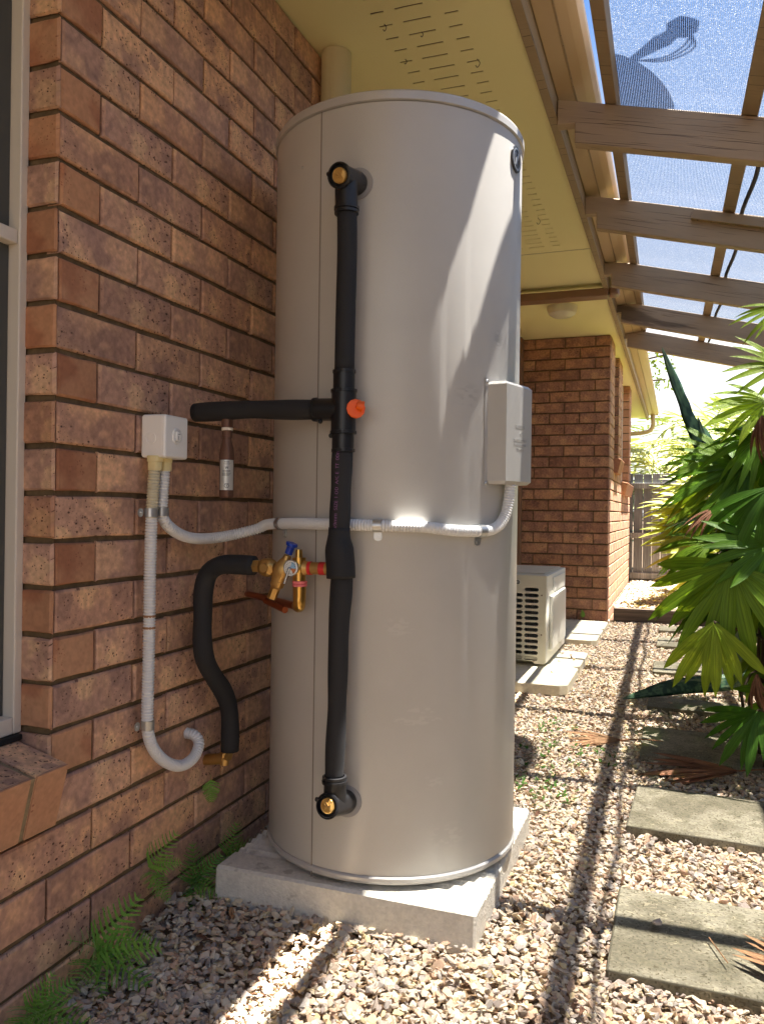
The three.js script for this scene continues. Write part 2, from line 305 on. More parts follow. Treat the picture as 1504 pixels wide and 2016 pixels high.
// brick piece facing +z: front grid with chamfered, slightly uneven edge; origin at the middle of its face
function brickGeo(len, hgt, dep, wob = 0.0016, cham = 0.0035) {
  const xs = [-len / 2, -len / 2 + cham * 1.2, rr(-0.02, 0.02), len / 2 - cham * 1.2, len / 2], ys = [-hgt / 2, -hgt / 2 + cham, hgt / 2 - cham, hgt / 2];
  const P = [], ou = rr(0, 0.5), ov = rr(0, 0.5);
  for (let j = 0; j < 4; j++) for (let i = 0; i < 5; i++) {
    const edge = i === 0 || i === 4 || j === 0 || j === 3;
    P.push([xs[i] + (edge ? rr(-wob, wob) * 0.6 : 0), ys[j] + (edge ? rr(-wob, wob) : 0), edge ? -cham : rr(-0.0012, 0.0012)]);
  }
  const pos = [], uv = [];
  const tri = (...v) => { for (const q of v) { pos.push(...q); uv.push(q[0] + ou + q[2] * 0.7, q[1] + ov + q[2] * 0.7); } };
  for (let j = 0; j < 3; j++) for (let i = 0; i < 4; i++) { const a = P[j * 5 + i], b = P[j * 5 + i + 1], c = P[j * 5 + i + 6], d = P[j * 5 + i + 5]; tri(a, b, c); tri(a, c, d); }
  const ring = [0, 1, 2, 3, 4, 9, 14, 19, 18, 17, 16, 15, 10, 5].map((k) => P[k]);
  ring.forEach((a, k) => { const b = ring[(k + 1) % ring.length], a2 = [a[0], a[1], -dep], b2 = [b[0], b[1], -dep]; tri(a, a2, b2); tri(a, b2, b); });
  const g = new THREE.BufferGeometry();
  g.setAttribute('position', new THREE.Float32BufferAttribute(pos, 3)); g.setAttribute('uv', new THREE.Float32BufferAttribute(uv, 2));
  g.computeVertexNormals(); return g;
}
const BG = {};
function brickOf(len, dep = 0.03) { const k = len.toFixed(3) + dep; BG[k] ??= Array.from({ length: 7 }, () => brickGeo(len, H - 0.0098, dep)); return BG[k][Math.floor(rnd() * 7)]; }
const pick = (a) => a[Math.floor(rnd() * a.length)];
function brick(parent, len, x, y, z, turn, mat, dep) {
  const m = part('brick', brickOf(len, dep), mat, parent);
  m.position.set(x + (turn ? rr(-0.0012, 0.0012) : 0), y, z + (turn ? 0 : rr(-0.0012, 0.0012))); m.rotation.set(rr(-0.006, 0.006), turn + rr(-0.004, 0.004), rr(-0.004, 0.004)); return m;
}
const R90 = Math.PI / 2, GAP = 0.0062;
const nearWall = thing('brick_wall', [0, 0, 0], 'long purple brown brick wall with raked joints behind the water heater', 'wall');
{
  part('mortar', [minmax(-0.24, -0.0085, -0.12, 2.24, -3.2, ZC - 0.012), minmax(-0.24, -0.0086, -0.12, 0.27, ZC - 0.0125, 2.5), minmax(-0.24, -0.075, 0.2705, 0.415, ZC - 0.0125, 2.5), minmax(-0.1, -0.0098, 0.27, 2.24, ZC - 0.0124, ZC - 0.009)], M.mortar, nearWall);
  const rest = [];
  for (let n = -1; n < 26; n++) {
    const y = (n + 0.5) * H, odd = ((n % 2) + 2) % 2, below = n < 3;
    const put = (z1, len, k) => { // piece from z1 back to z1 - len
      const zc = z1 - len / 2;
      if (zc < -2.6 || zc > 0.1) { rest.push(minmax(-0.03, 0, y - H / 2 + 0.005, y + H / 2 - 0.005, z1 - len + GAP / 2, z1 - GAP / 2, 0.003)); return; }
      const half = k === 0 && len < 0.15;
      brick(nearWall, len - GAP, 0, y, zc, R90, half && n > 2 ? pick(M.smooth) : pick(M.brick));
    };
    if (below) for (let z = odd ? ZC + 12 * L : ZC - L / 2 + 12 * L; z > -3.2; z -= L) put(z, L, 1);
    else {
      let z = ZC - 0.0062, k = 0;
      if (!odd) { put(z, L / 2 - 0.006, 0); z = ZC - L / 2; k = 1; }
      while (z > -3.2) { const len = Math.min(k ? L : L - 0.006, z + 3.2); if (len > 0.03) put(z, len, 1); z = k ? z - L : ZC - L; k++; }
    }
    // the reveal beside the window: brick ends and faces turned to the camera
    if (n > 3) { const m = brick(nearWall, 0.08, -0.0415, y, ZC, 0, odd ? pick(M.smooth) : pick(M.brick), 0.0055); if (odd) m.material = pick([...M.smooth.slice(0, 3), M.brickRed[0]]); }
  }
  const r = part('brick_courses', rest, M.brick[1], nearWall); r.userData.kind = 'stuff';
  // brick-on-edge sill under the window
  const sg = Array.from({ length: 4 }, () => { const s = box(0.135, 0.118, 0.0745, 0, 0, 0, 0.004); s.translate(0, -0.059, 0); return s; });
  for (let i = 0; i < 18; i++) {
    const g = part('sill_brick', [sg[i % 4], (() => { const f = box(0.004, 0.112, 0.0755, 0.0665, -0.059, 0, 0.0015); return f; })()].slice(0, 1), pick(M.brick), nearWall);
    g.position.set(-0.018, 0.4, ZC + 0.047 - 0.003 + i * 0.0865); g.rotation.z = -0.24;
    const f = part('sill_face', box(0.004, 0.115, 0.0735, 0.0672, -0.059, 0, 0.0015), pick(M.smooth.slice(0, 2)), nearWall); f.position.copy(g.position); f.rotation.copy(g.rotation);
  }
  const mj = part('sill_mortar', box(0.131, 0.112, 1.55, -0.001, -0.0595, 0), M.mortarPale, nearWall); mj.position.set(-0.018, 0.398, ZC + 0.775 + 0.006); mj.rotation.z = -0.24;
  // recessed aluminium window beside the corner
  const wf = part('window_frame', [minmax(-0.115, -0.068, 0.424, 2.236, ZC - 0.003, ZC + 0.0165, 0.003), minmax(-0.115, -0.0685, 0.424, 0.455, ZC + 0.017, 1.4, 0.003), minmax(-0.108, -0.072, 1.308, 1.334, ZC + 0.017, 1.4, 0.003)], M.alu, nearWall);
  part('gasket', minmax(-0.116, -0.06, 0.412, 0.4235, ZC + 0.002, 0.3, 0.003), M.dark, wf);
  part('window_pane', minmax(-0.106, -0.1, 0.456, 2.235, ZC + 0.018, 1.4), M.glass, nearWall);
  part('fly_screen', [minmax(-0.0935, -0.0925, 0.456, 1.307, ZC + 0.018, 1.4), minmax(-0.0935, -0.0925, 1.335, 2.235, ZC + 0.018, 1.4)], std({ color: col(78, 78, 74), roughness: 0.95 }), nearWall);
  part('curtain', minmax(-0.19, -0.18, 0.4, 2.2, ZC + 0.02, 1.4), M.curtain, nearWall);
}
// the projecting wing at the end of the path
const XE = 0.547, ZF = -6.49;
const wing = thing('brick_wall', [0, 0, 0], 'red brown brick wall end facing the camera beyond the air conditioner', 'wall');
{
  part('mortar', [minmax(-0.3, XE - 0.009, -0.12, 2.235, ZF - 0.3, ZF - 0.009), minmax(0.2, XE - 0.008, -0.12, 1.0, -9.45, ZF - 0.3), minmax(0.2, XE - 0.0085, 1, 2.235, -6.95, ZF - 0.3), minmax(0.2, XE - 0.008, 1.0, 2.235, -7.93, -7.475), minmax(0.2, XE - 0.008, 1.0, 2.235, -9.45, -9.135), minmax(0.2, XE - 0.1, 1.0, 2.235, -9.13, -7.93), minmax(0.2, XE - 0.1, 1.0, 2.235, -7.47, -6.95)], M.mortar, wing);
  const side = [];
  for (let n = -1; n < 26; n++) {
    const y = (n + 0.5) * H, odd = ((n % 2) + 2) % 2; let x = XE, k = 0;
    if (odd) { brick(wing, L / 2 - GAP, x - L / 4, y, ZF, 0, pick(M.brickRed)); x -= L / 2; k = 1; }
    while (x > -0.2) { const len = Math.min(L, x + 0.3); brick(wing, len - GAP, x - len / 2, y, ZF, 0, pick(M.brickRed)); x -= L; }
    const run = (z0, z1) => { let z = z0 - (odd ? 0 : L / 2); if (!odd) side.push(brickOf(L / 2 - GAP).clone().rotateY(R90).translate(XE + rr(-0.001, 0.001), y, z0 - L / 4)); for (; z - 0.05 > z1; z -= L) { const len = Math.min(L, z - z1); side.push(brickOf(+(len - GAP).toFixed(2)).clone().rotateY(R90).translate(XE + rr(-0.001, 0.001), y, z - len / 2)); } };
    if (y < 1.02) run(ZF - 0.031, -9.45); else {
      if (y < 1.18) run(ZF - 0.031, -7.93); else { run(ZF - 0.031, -6.95); run(-7.47, -7.93); }
      run(-9.13, -9.45);
      if (y > 1.3) brick(wing, 0.098, XE - 0.05, y, -7.47, 0, pick(M.brickRed), 0.006);
      brick(wing, 0.098, XE - 0.05, y, -9.13, 0, pick(M.smooth), 0.006);
    }
  }
  const s = part('brick_courses', side, M.brickRed[2], wing); s.userData.kind = 'stuff';
  for (const [z0, z1, yt] of [[-6.955, -7.465, 1.315], [-7.935, -9.125, 1.155]]) {
    for (let z = z0; z - 0.08 > z1; z -= 0.0865) { const b = part('sill_brick', box(0.17, 0.12, 0.0765, 0, -0.06, 0, 0.004), pick(M.smooth), wing); b.position.set(XE - 0.025, yt, z - 0.04); b.rotation.z = -0.22; }
    part('window_frame', [minmax(XE - 0.1, XE - 0.07, yt, yt + 0.04, z1, z0), minmax(XE - 0.1, XE - 0.07, yt + 0.04, 2.23, z1, z1 + 0.03), minmax(XE - 0.1, XE - 0.07, yt + 0.04, 2.23, z0 - 0.03, z0)], M.alu, wing);
    part('window_pane', minmax(XE - 0.092, XE - 0.086, yt + 0.04, 2.23, z1 + 0.03, z0 - 0.03), M.glass, wing);
  }
}
// stretch of wall set back between the two, seen only as a sliver
{
  const t = thing('brick_wall', [0, 0, 0], 'set back stretch of brick wall behind the air conditioner, in the corner', 'wall');
  part('mortar', minmax(-0.45, -0.229, -0.12, 2.235, ZF, -3.2), M.mortar, t);
  const g = []; for (let n = -1; n < 26; n++) for (let z = -3.2 - (n & 1 ? L / 2 : 0); z > ZF + 0.05; z -= L) g.push(minmax(-0.25, -0.22, n * H + 0.005, (n + 1) * H - 0.005, Math.max(z - L, ZF) + 0.003, z - 0.003, 0.003));
  const s = part('brick_courses', g, M.brickRed[0], t); s.userData.kind = 'stuff';
}
// ---------------------------------------------------------------- eave: soffit, fascia, gutter, roof
const eave = thing('eave', [0, 0, 0], 'cream soffit with slotted vents, tan fascia board and beige gutter along the house', 'eave');
{
  const slots = [];
  for (let i = 0; i < 37; i++) { const z = 1.92 + 0.0648 * i; for (const [a, b] of (i % 2 ? [[0.218, 0.258], [0.29, 0.372], [0.412, 0.452]] : [[0.222, 0.262], [0.294, 0.376], [0.416, 0.456]])) slots.push([[a, z - 0.0034], [b, z - 0.0034], [b, z + 0.0034], [a, z + 0.0034]]); }
  const sheet = (z0, z1, holes = []) => { // shape in (x, -z), then laid flat
    const s = prism([[-0.26, -z0], [0.612, -z0], [0.612, -z1], [-0.26, -z1]], 0, 0.0022, 0, holes); s.rotateX(-R90); s.translate(0, 2.236, 0); boxUV(s); return s; };
  part('soffit_sheet', sheet(2.5, -1.84), M.soffit, eave);
  part('soffit_sheet', sheet(-1.842, -4.353, slots), M.soffit, eave);
  part('soffit_sheet', sheet(-4.357, -8), M.soffit, eave); part('soffit_sheet', sheet(-8.002, -12.2), M.soffit, eave);
  for (const [x, z, r] of [[0.24, -2.17, 0.008], [0.45, -2.43, 0.01], [0.33, -2.24, 0.006], [0.41, -3.83, 0.012], [0.24, -2.36, 0.006]]) part('cobweb', tube([V(x, 2.236, z), V(x + r, 2.236 - r * 1.6, z + r * 0.4), V(x + r * 0.2, 2.236 - r * 2.6, z), V(x - r * 0.5, 2.236 - r * 1.7, z - r * 0.3)], 0.0011, 5, 0.004), M.curtain, eave);
  part('joint_strip', minmax(-0.2, 0.61, 2.2335, 2.2355, -4.3575, -4.3525), M.cream, eave);
  part('fascia_board', [minmax(0.612, 0.642, 2.196, 2.42, -6.4, 2.5, 0.003), minmax(0.6122, 0.642, 2.196, 2.42, -12.2, -6.402, 0.003)], M.trim, eave);
  const out = [[0.644, 2.268], [0.698, 2.268], [0.702, 2.272], [0.735, 2.276], [0.761, 2.282], [0.775, 2.292], [0.778, 2.303], [0.775, 2.313]];
  const inn = [[0.771, 2.313], [0.773, 2.303], [0.771, 2.296], [0.759, 2.286], [0.733, 2.28], [0.646, 2.272], [0.646, 2.36], [0.644, 2.36]];
  const gut = part('gutter', prism([...out, ...inn], -12.2, 2.5), M.gutter, eave);
  part('gutter_seam', minmax(0.7005, 0.7045, 2.2665, 2.27, -12.2, 2.5), M.trim, gut);
  part('gutter_stop', minmax(0.644, 0.77, 2.268, 2.33, -12.21, -12.2), M.gutter, eave);
  part('gutter_outlet', tube([V(0.7, 2.27, -12.1), V(0.7, 2.1, -12.1), V(0.62, 2.02, -12.1), V(0.3, 1.99, -12.1)], 0.03, 12, 0.05), M.gutter, eave);
  const rf = []; // roof slab, pitched
  { const g = minmax(-4.5, 0, 0, 0.06, -12.3, 3); g.translate(0, 0, 0); g.rotateZ(-0.36); g.translate(0.73, 2.35, 0); rf.push(g); }
  part('roof', rf, M.roof, eave);
  part('added_void_board', [minmax(-0.3, -0.27, 2.2385, 2.73, -12.2, 2.5), minmax(-0.269, 0.611, 2.2385, 2.4, 2.47, 2.499)], M.batten, eave);  // unseen boards added to shut daylight out of the void above the slots
}
// downpipe slung under the soffit, and the round light behind it
{
  const t = thing('downpipe', [0, 0, 0], 'flat brown downpipe running under the soffit from gutter to wall', 'downpipe');
  part('pipe_run', minmax(0.0, 0.64, 2.155, 2.205, -5.115, -5.015, 0.008), M.brown, t);
  part('elbow', [minmax(0.641, 0.7, 2.157, 2.21, -5.114, -5.016, 0.02), minmax(0.66, 0.7, 2.19, 2.268, -5.11, -5.02, 0.008)], M.brown, t);
  const d = part('ceiling_light', turned([[0, -0.075], [0.06, -0.07], [0.09, -0.05], [0.1, -0.02], [0.1, 0], [0, 0]], V(0.3, 2.235, -5.52)), std({ color: col(222, 214, 184), roughness: 0.4 }));
  tag(d, 'round cream dome light on the soffit beyond the brown downpipe', 'light');
  const v = thing('downpipe', [0, 0, 0], 'round cream downpipe standing against the brick wall behind the tank', 'downpipe');
  part('pipe_run', turned([[0.046, 0], [0.046, 2.235]], V(0.05, -0.0, -2.265), undefined, 32), M.cream, v);
  part('seam', minmax(0.05, 0.0545, 0.2, 2.23, -2.2205, -2.2175, 0.0005), M.cream, v);
  const b = thing('downpipe', [0, 0, 0], 'square brown downpipe in the far corner between tank and end wall', 'downpipe');
  part('pipe_run', minmax(-0.215, -0.125, 0, 2.235, -6.47, -6.38, 0.01), M.brown, b);
  part('bracket', minmax(-0.22, -0.12, 1.2, 1.23, -6.48, -6.374, 0.003), M.brown, b);
}
// ---------------------------------------------------------------- pergola: rafters, battens, shade cloth
const RZ = [0.62, -0.24, -1.06, -1.895, -2.81, -3.72, -4.74, -5.73, -6.65];
const kOf = (z) => { for (let i = 0; i < RZ.length - 1; i++) if (z <= RZ[i] && z >= RZ[i + 1]) return i - 3 + (RZ[i] - z) / (RZ[i] - RZ[i + 1]); return z > RZ[0] ? -3 : 5; };
const rTop = (x, k) => 2.209 + 0.017 * (k - 1) - 0.246 * (x - 0.822 + 0.0115 * (k - 1));
const pergola = thing('pergola', [0, 0, 0], 'tan painted timber pergola sloping away from the gutter over the path', 'pergola');
{
  RZ.forEach((z, i) => {
    const k = i - 3, f = (x, d = 0) => rTop(x, k) - d, a = 0.645 - 0.0115 * (k - 1) * 0.3, b = 0.704 - 0.0115 * (k - 1);
    const poly = [[a, Math.min(f(a), 2.262)], [a, f(a) - 0.088], [b, f(b) - 0.076], [b, f(b) - 0.143], [3.4, f(3.4) - 0.143], [3.4, f(3.4)], [0.76, f(0.76)]];
    const rg = prism(poly, z - 0.0225, z + 0.0225, 0.003), ru = rg.attributes.uv; for (let q = 0; q < ru.count; q++) ru.setXY(q, ru.getX(q) + i * 0.37 + (k === 4 ? 0.55 : 0), ru.getY(q) + 0.246 * ru.getX(q) + i * 0.083);
    part('rafter', rg, k === 4 ? M.rafterMould : M.rafter, pergola);
  });
  const bx = [0.825, 1.25, 1.7, 2.15, 2.6, 3.05];
  bx.forEach((x, j) => {
    for (let i = 0; i < RZ.length - 1; i += 2) { const i1 = Math.min(i + 2, RZ.length - 1), k0 = i - 3, k1 = i1 - 3, X = (k) => x - 0.0115 * (k - 1);
      part('batten', beam(V(X(k0), rTop(X(k0), k0) + 0.0225, RZ[i] - 0.001), V(X(k1), rTop(X(k1), k1) + 0.0225, RZ[i1] - (i1 === 8 ? 0.03 : 0)), j ? 0.05 : 0.04, 0.04, 0.003, V(0.246, 1, 0).normalize()), M.batten, pergola); }
  });
  const c = rTop(1.1, 2);
  part('cleat', beam(V(1.09, rTop(1.09, 2) - 0.034, -3.685), V(1.43, rTop(1.43, 2) - 0.034, -3.685), 0.026, 0.042, 0.003), M.batten, pergola);
  const cl = thing('shade_cloth', [0, 0, 0], 'pale blue striped shade cloth stretched over the pergola battens', 'shade cloth');
  for (let i = 0; i < RZ.length - 1; i++) {
    const nx = 24, nz = 6, pos = [], uv = [], idx = [], za = i ? RZ[i] : RZ[i], zb = RZ[i + 1] - (i === 7 ? 0.05 : 0);
    for (let a = 0; a <= nz; a++) for (let b = 0; b <= nx; b++) {
      const z = lerp(za, zb, a / nz), k = kOf(z), x = lerp(0.813, 3.3, b / nx) - 0.0115 * (k - 1), sag = 0.008 * Math.sin(Math.PI * a / nz) * Math.abs(Math.sin(b / nx * Math.PI * 5.6));
      pos.push(x, rTop(x, k) + 0.0455 - sag, z); uv.push(x, z);
    }
    for (let a = 0; a < nz; a++) for (let b = 0; b < nx; b++) { const q = a * (nx + 1) + b; idx.push(q, q + 1, q + nx + 1, q + 1, q + nx + 2, q + nx + 1); }
    const g = new THREE.BufferGeometry(); g.setAttribute('position', new THREE.Float32BufferAttribute(pos, 3)); g.setAttribute('uv', new THREE.Float32BufferAttribute(uv, 2)); g.setIndex(idx); g.computeVertexNormals();
    part('cloth_panel', g, M.cloth, cl);
  }
  // black irrigation pipe clipped along the second batten, and its dangling dripper
  const pts = []; for (let i = 1; i < RZ.length; i++) { const k = i - 3, x = 1.31 - 0.011 * k; pts.push(V(x, rTop(x, k) + 0.012, RZ[i])); if (i < 8) pts.push(V(x + 0.008, rTop(x, k + 0.5) + 0.004, (RZ[i] + RZ[i + 1]) / 2)); }
  tag(part('irrigation_pipe', tube(pts, 0.0085, 10, 0.04), M.hose), 'thin black irrigation pipe sagging along the pergola batten', 'pipe');
  const dr = thing('dripper', [0, 0, 0], 'thin black dripper line hanging down from the third pergola rafter', 'dripper');
  part('stem', tube([V(1.288, 2.19, -4.74), V(1.283, 2.14, -4.735), V(1.27, 2.075, -4.73)], 0.0035, 8, 0.02), M.hose, dr);
  part('hook', new THREE.TorusGeometry(0.007, 0.0025, 6, 12).translate(1.268, 2.066, -4.73), M.hose, dr);
}
// satellite dish above the cloth: only its shadow shows in the photograph
{
  const h = 0.75, sh = V(0.185 * h, h, -0.054 * h), at = (x, z) => V(x, 2.2, z).add(sh);
  const t = thing('satellite_dish', [0, 0, 0], 'satellite dish above the shade cloth that casts its shadow on it', 'satellite dish');
  const d = turned([[0, 0], [0.15, 0.012], [0.28, 0.042], [0.4, 0.085], [0.4, 0.09], [0.27, 0.048], [0, 0.006]], V(0, 0, 0)); d.scale(0.8, 0.8, 0.95); d.rotateZ(-1.12); const c = at(0.775, -2.92); d.translate(c.x, c.y, c.z);
  part('reflector', d, M.dish, t);
  const p0 = at(0.9, -2.57), p1 = at(1.0, -2.44), p2 = at(1.05, -2.375);
  part('arm', rod(p0, p1, 0.012, 0.03), M.dish, t);
  part('feed_horn', [turned([[0, -0.05], [0.03, -0.045], [0.045, 0], [0.03, 0.05], [0, 0.055]], p2, V(0.3, 0.2, 0.6)), rod(p1, p2, 0.026, 0.02), new THREE.SphereGeometry(0.026, 14, 10).translate(p1.x - 0.01, p1.y, p1.z - 0.02)], M.dish, t);
  for (let i = 0; i < 3; i++) part('cable', tube([p2.clone().add(V(0.02, -0.02, -0.02)), at(1.06 + 0.012 * i, -2.46 - 0.01 * i), at(1.0, -2.54 - 0.012 * i), at(0.91, -2.575)], 0.004, 6, 0.03), M.hose, t);
  part('mast', [rod(c.clone().add(V(-0.03, -0.02, 0)), V(0.68, 2.75, -2.98), 0.02), rod(V(0.68, 2.76, -2.98), V(0.68, 2.36, -2.98), 0.02)], M.dish, t);
}
// ---------------------------------------------------------------- the water heater
const TX = 0.39, TZ = -1.891, TR = 0.3, TB = 0.038;
const on = (deg, y, r = TR) => V(TX + r * Math.cos(deg * Math.PI / 180), y, TZ + r * Math.sin(deg * Math.PI / 180));
const tank = thing('water_heater', [TX, 0, TZ], 'tall beige cylindrical storage water heater on a white concrete slab', 'water heater');
{
  const lathe = (p, s = 128) => toCreasedNormals(new THREE.LatheGeometry(p.map((q) => new THREE.Vector2(...q)), s), 0.5);
  const jk = lathe([[0.299, TB + 0.024], [TR, TB + 0.028], [TR, 1.703], [0.298, 1.7045]]), ju = jk.attributes.uv; for (let i = 0; i < ju.count; i++) ju.setY(i, clamp((jk.attributes.position.getY(i) - 0.06) / 1.66));
  part('jacket', jk, M.tank, tank);
  part('base_ring', lathe([[0, TB], [0.285, TB], [0.298, TB + 0.006], [0.3035, TB + 0.014], [0.3035, TB + 0.02], [0.3, TB + 0.0235], [0, TB + 0.0235]]), M.tankTrim, tank);
  part('lid', lathe([[0, 1.7055], [0.3, 1.7055], [0.3045, 1.707], [0.305, 1.722], [0.3025, 1.7265], [0.29, 1.7285], [0, 1.745]]), M.tankTrim, tank);
  const a = 105.5 * Math.PI / 180; part('seam', [box(0.0022, 1.668, 0.0022, (TR + 0.0004) * Math.cos(a), 0.87, (TR + 0.0004) * Math.sin(a))], std({ color: col(132, 122, 112) }), tank);
  for (const [d, y] of [[88, 1.532], [89.3, 0.216]]) { const p = on(d, y, 0.3).sub(tank.position); part('port_collar', turned([[0.034, -0.006], [0.0345, 0.002], [0.02, 0.003], [0, 0.003]], p, on(d, 0, 1).sub(V(TX, 0, TZ))), std({ color: col(150, 148, 146), roughness: 0.5 }), tank); }
  part('rivet', on(116, 1.612, 0.301).sub(tank.position) && new THREE.SphereGeometry(0.003, 8, 6).translate(...on(117, 1.6, 0.3005).sub(tank.position).toArray()), M.steel, tank);
  // round badge near the top
  const bd = new THREE.Group(); bd.name = 'badge'; tank.add(bd); const bp = on(8, 1.652, 0.3005).sub(tank.position); bd.position.copy(bp); bd.rotation.y = -8 * Math.PI / 180;
  part('badge_rim', turned([[0.03, -0.001], [0.03, 0.0025], [0.027, 0.004], [0.0265, 0.0025], [0, 0.0025]], V(0, 0, 0), V(1, 0, 0), 40), std({ color: col(46, 46, 48), roughness: 0.35 }), bd);
  part('badge_ring', turned([[0.0255, 0.002], [0.0255, 0.0036], [0.021, 0.0036], [0.021, 0.002]], V(0, 0, 0), V(1, 0, 0), 40), M.steel, bd);
  const sw = prism([[-0.011, -0.014], [-0.004, -0.015], [0.001, -0.002], [0.006, -0.002], [0.011, 0.014], [0.004, 0.015], [-0.001, 0.003], [-0.006, 0.003]], 0, 0.0015); sw.rotateY(R90); sw.translate(0.0028, 0, 0); part('emblem', sw, M.steel, bd);
  // terminal cover
  const tc = new THREE.Group(); tc.name = 'terminal_cover'; tank.add(tc); tc.rotation.y = -16 * Math.PI / 180; tc.position.y = 1.012;
  const fl = new THREE.CylinderGeometry(TR + 0.0022, TR + 0.0022, 0.246, 24, 1, false, R90 - 0.258, 0.516); part('flange', fl, M.tankTrim, tc);
  const cov = prism([[0.28, -0.07], [0.337, -0.062], [0.337, 0.062], [0.28, 0.07]], -0.113, 0.113, 0.007); cov.rotateX(R90); part('cover', toCreasedNormals(cov, 0.7), M.tank, tc);
  for (const [yy, zz] of [[-0.112, 0.0715], [0.112, 0.0715]]) { const s = part('screw', turned([[0.0045, 0], [0.0045, 0.002], [0.003, 0.0035], [0, 0.0035]], V(0, 0, 0), V(1, 0, 0.2), 12), M.steel, tc); s.position.set(Math.sqrt(TR * TR - zz * zz) + 0.002, yy, zz); }
  const font = await new FontLoader().loadAsync('fonts/droid/droid_sans_bold.typeface.json');
  const txt = []; [['WARNING', 0.0085, 0.0], ['*', 0.008, -0.017], ['DISCONNECT POWER', 0.0058, -0.029], ['BEFORE REMOVING', 0.0058, -0.039], ['THIS COVER', 0.0058, -0.049]].forEach(([s, size, dy]) => { const g = new TextGeometry(s, { font, size, depth: 0.0009, curveSegments: 2 }); g.computeBoundingBox(); g.translate(-g.boundingBox.max.x / 2, dy, 0); txt.push(g); });
  const tg = join(txt); tg.rotateY(R90); tg.scale(1, 1, 0.8); tg.translate(0.3368, 0.012, -0.004); part('lettering', tg, M.tankTrim, tc);
}
// concrete slab with ribbed top under the tank
{
  const x0 = 0.083, x1 = 0.682, zf = -1.572, zb = -2.2, top = 0.034, prof = [[zf + 0.0, -0.052], [zf - 0.004, top - 0.006], [zf - 0.012, top - 0.001]];
  for (let z = zf - 0.085, i = 0; z > zb + 0.05; z -= 0.007, i++) prof.push([z, top - 0.004 + 0.004 * Math.cos(i / 4 * Math.PI * 2) - 0.001]);
  prof.push([zb + 0.01, top], [zb, top - 0.008], [zb, -0.052]);
  const g = prism(prof.map(([z, y]) => [-z, y]), x0, x1, 0.005); g.rotateY(R90); // shape x = -z
  const t = thing('concrete_slab', [0, 0, 0], 'thick white concrete slab with ribbed top under the water heater', 'slab');
  part('slab_body', g, M.slab, t);
  const fib = []; for (let i = 0; i < 18; i++) { const x = rr(x0 + 0.1, x1), r = rr(0.004, 0.012); fib.push(rod(V(x, -0.045, zf), V(x + rr(-0.006, 0.006), -0.05 - r * 0.4, zf + r), 0.0008, 0.0006, 5)); }
  for (let i = 0; i < 14; i++) { const z = rr(zf - 0.1, zb + 0.2), r = rr(0.004, 0.014); fib.push(rod(V(x1, -0.045, z), V(x1 + r, -0.05, z + rr(-0.006, 0.006)), 0.0008, 0.0006, 5)); }
  part('fibre', fib, M.slab, t).userData.kind = 'stuff';
}
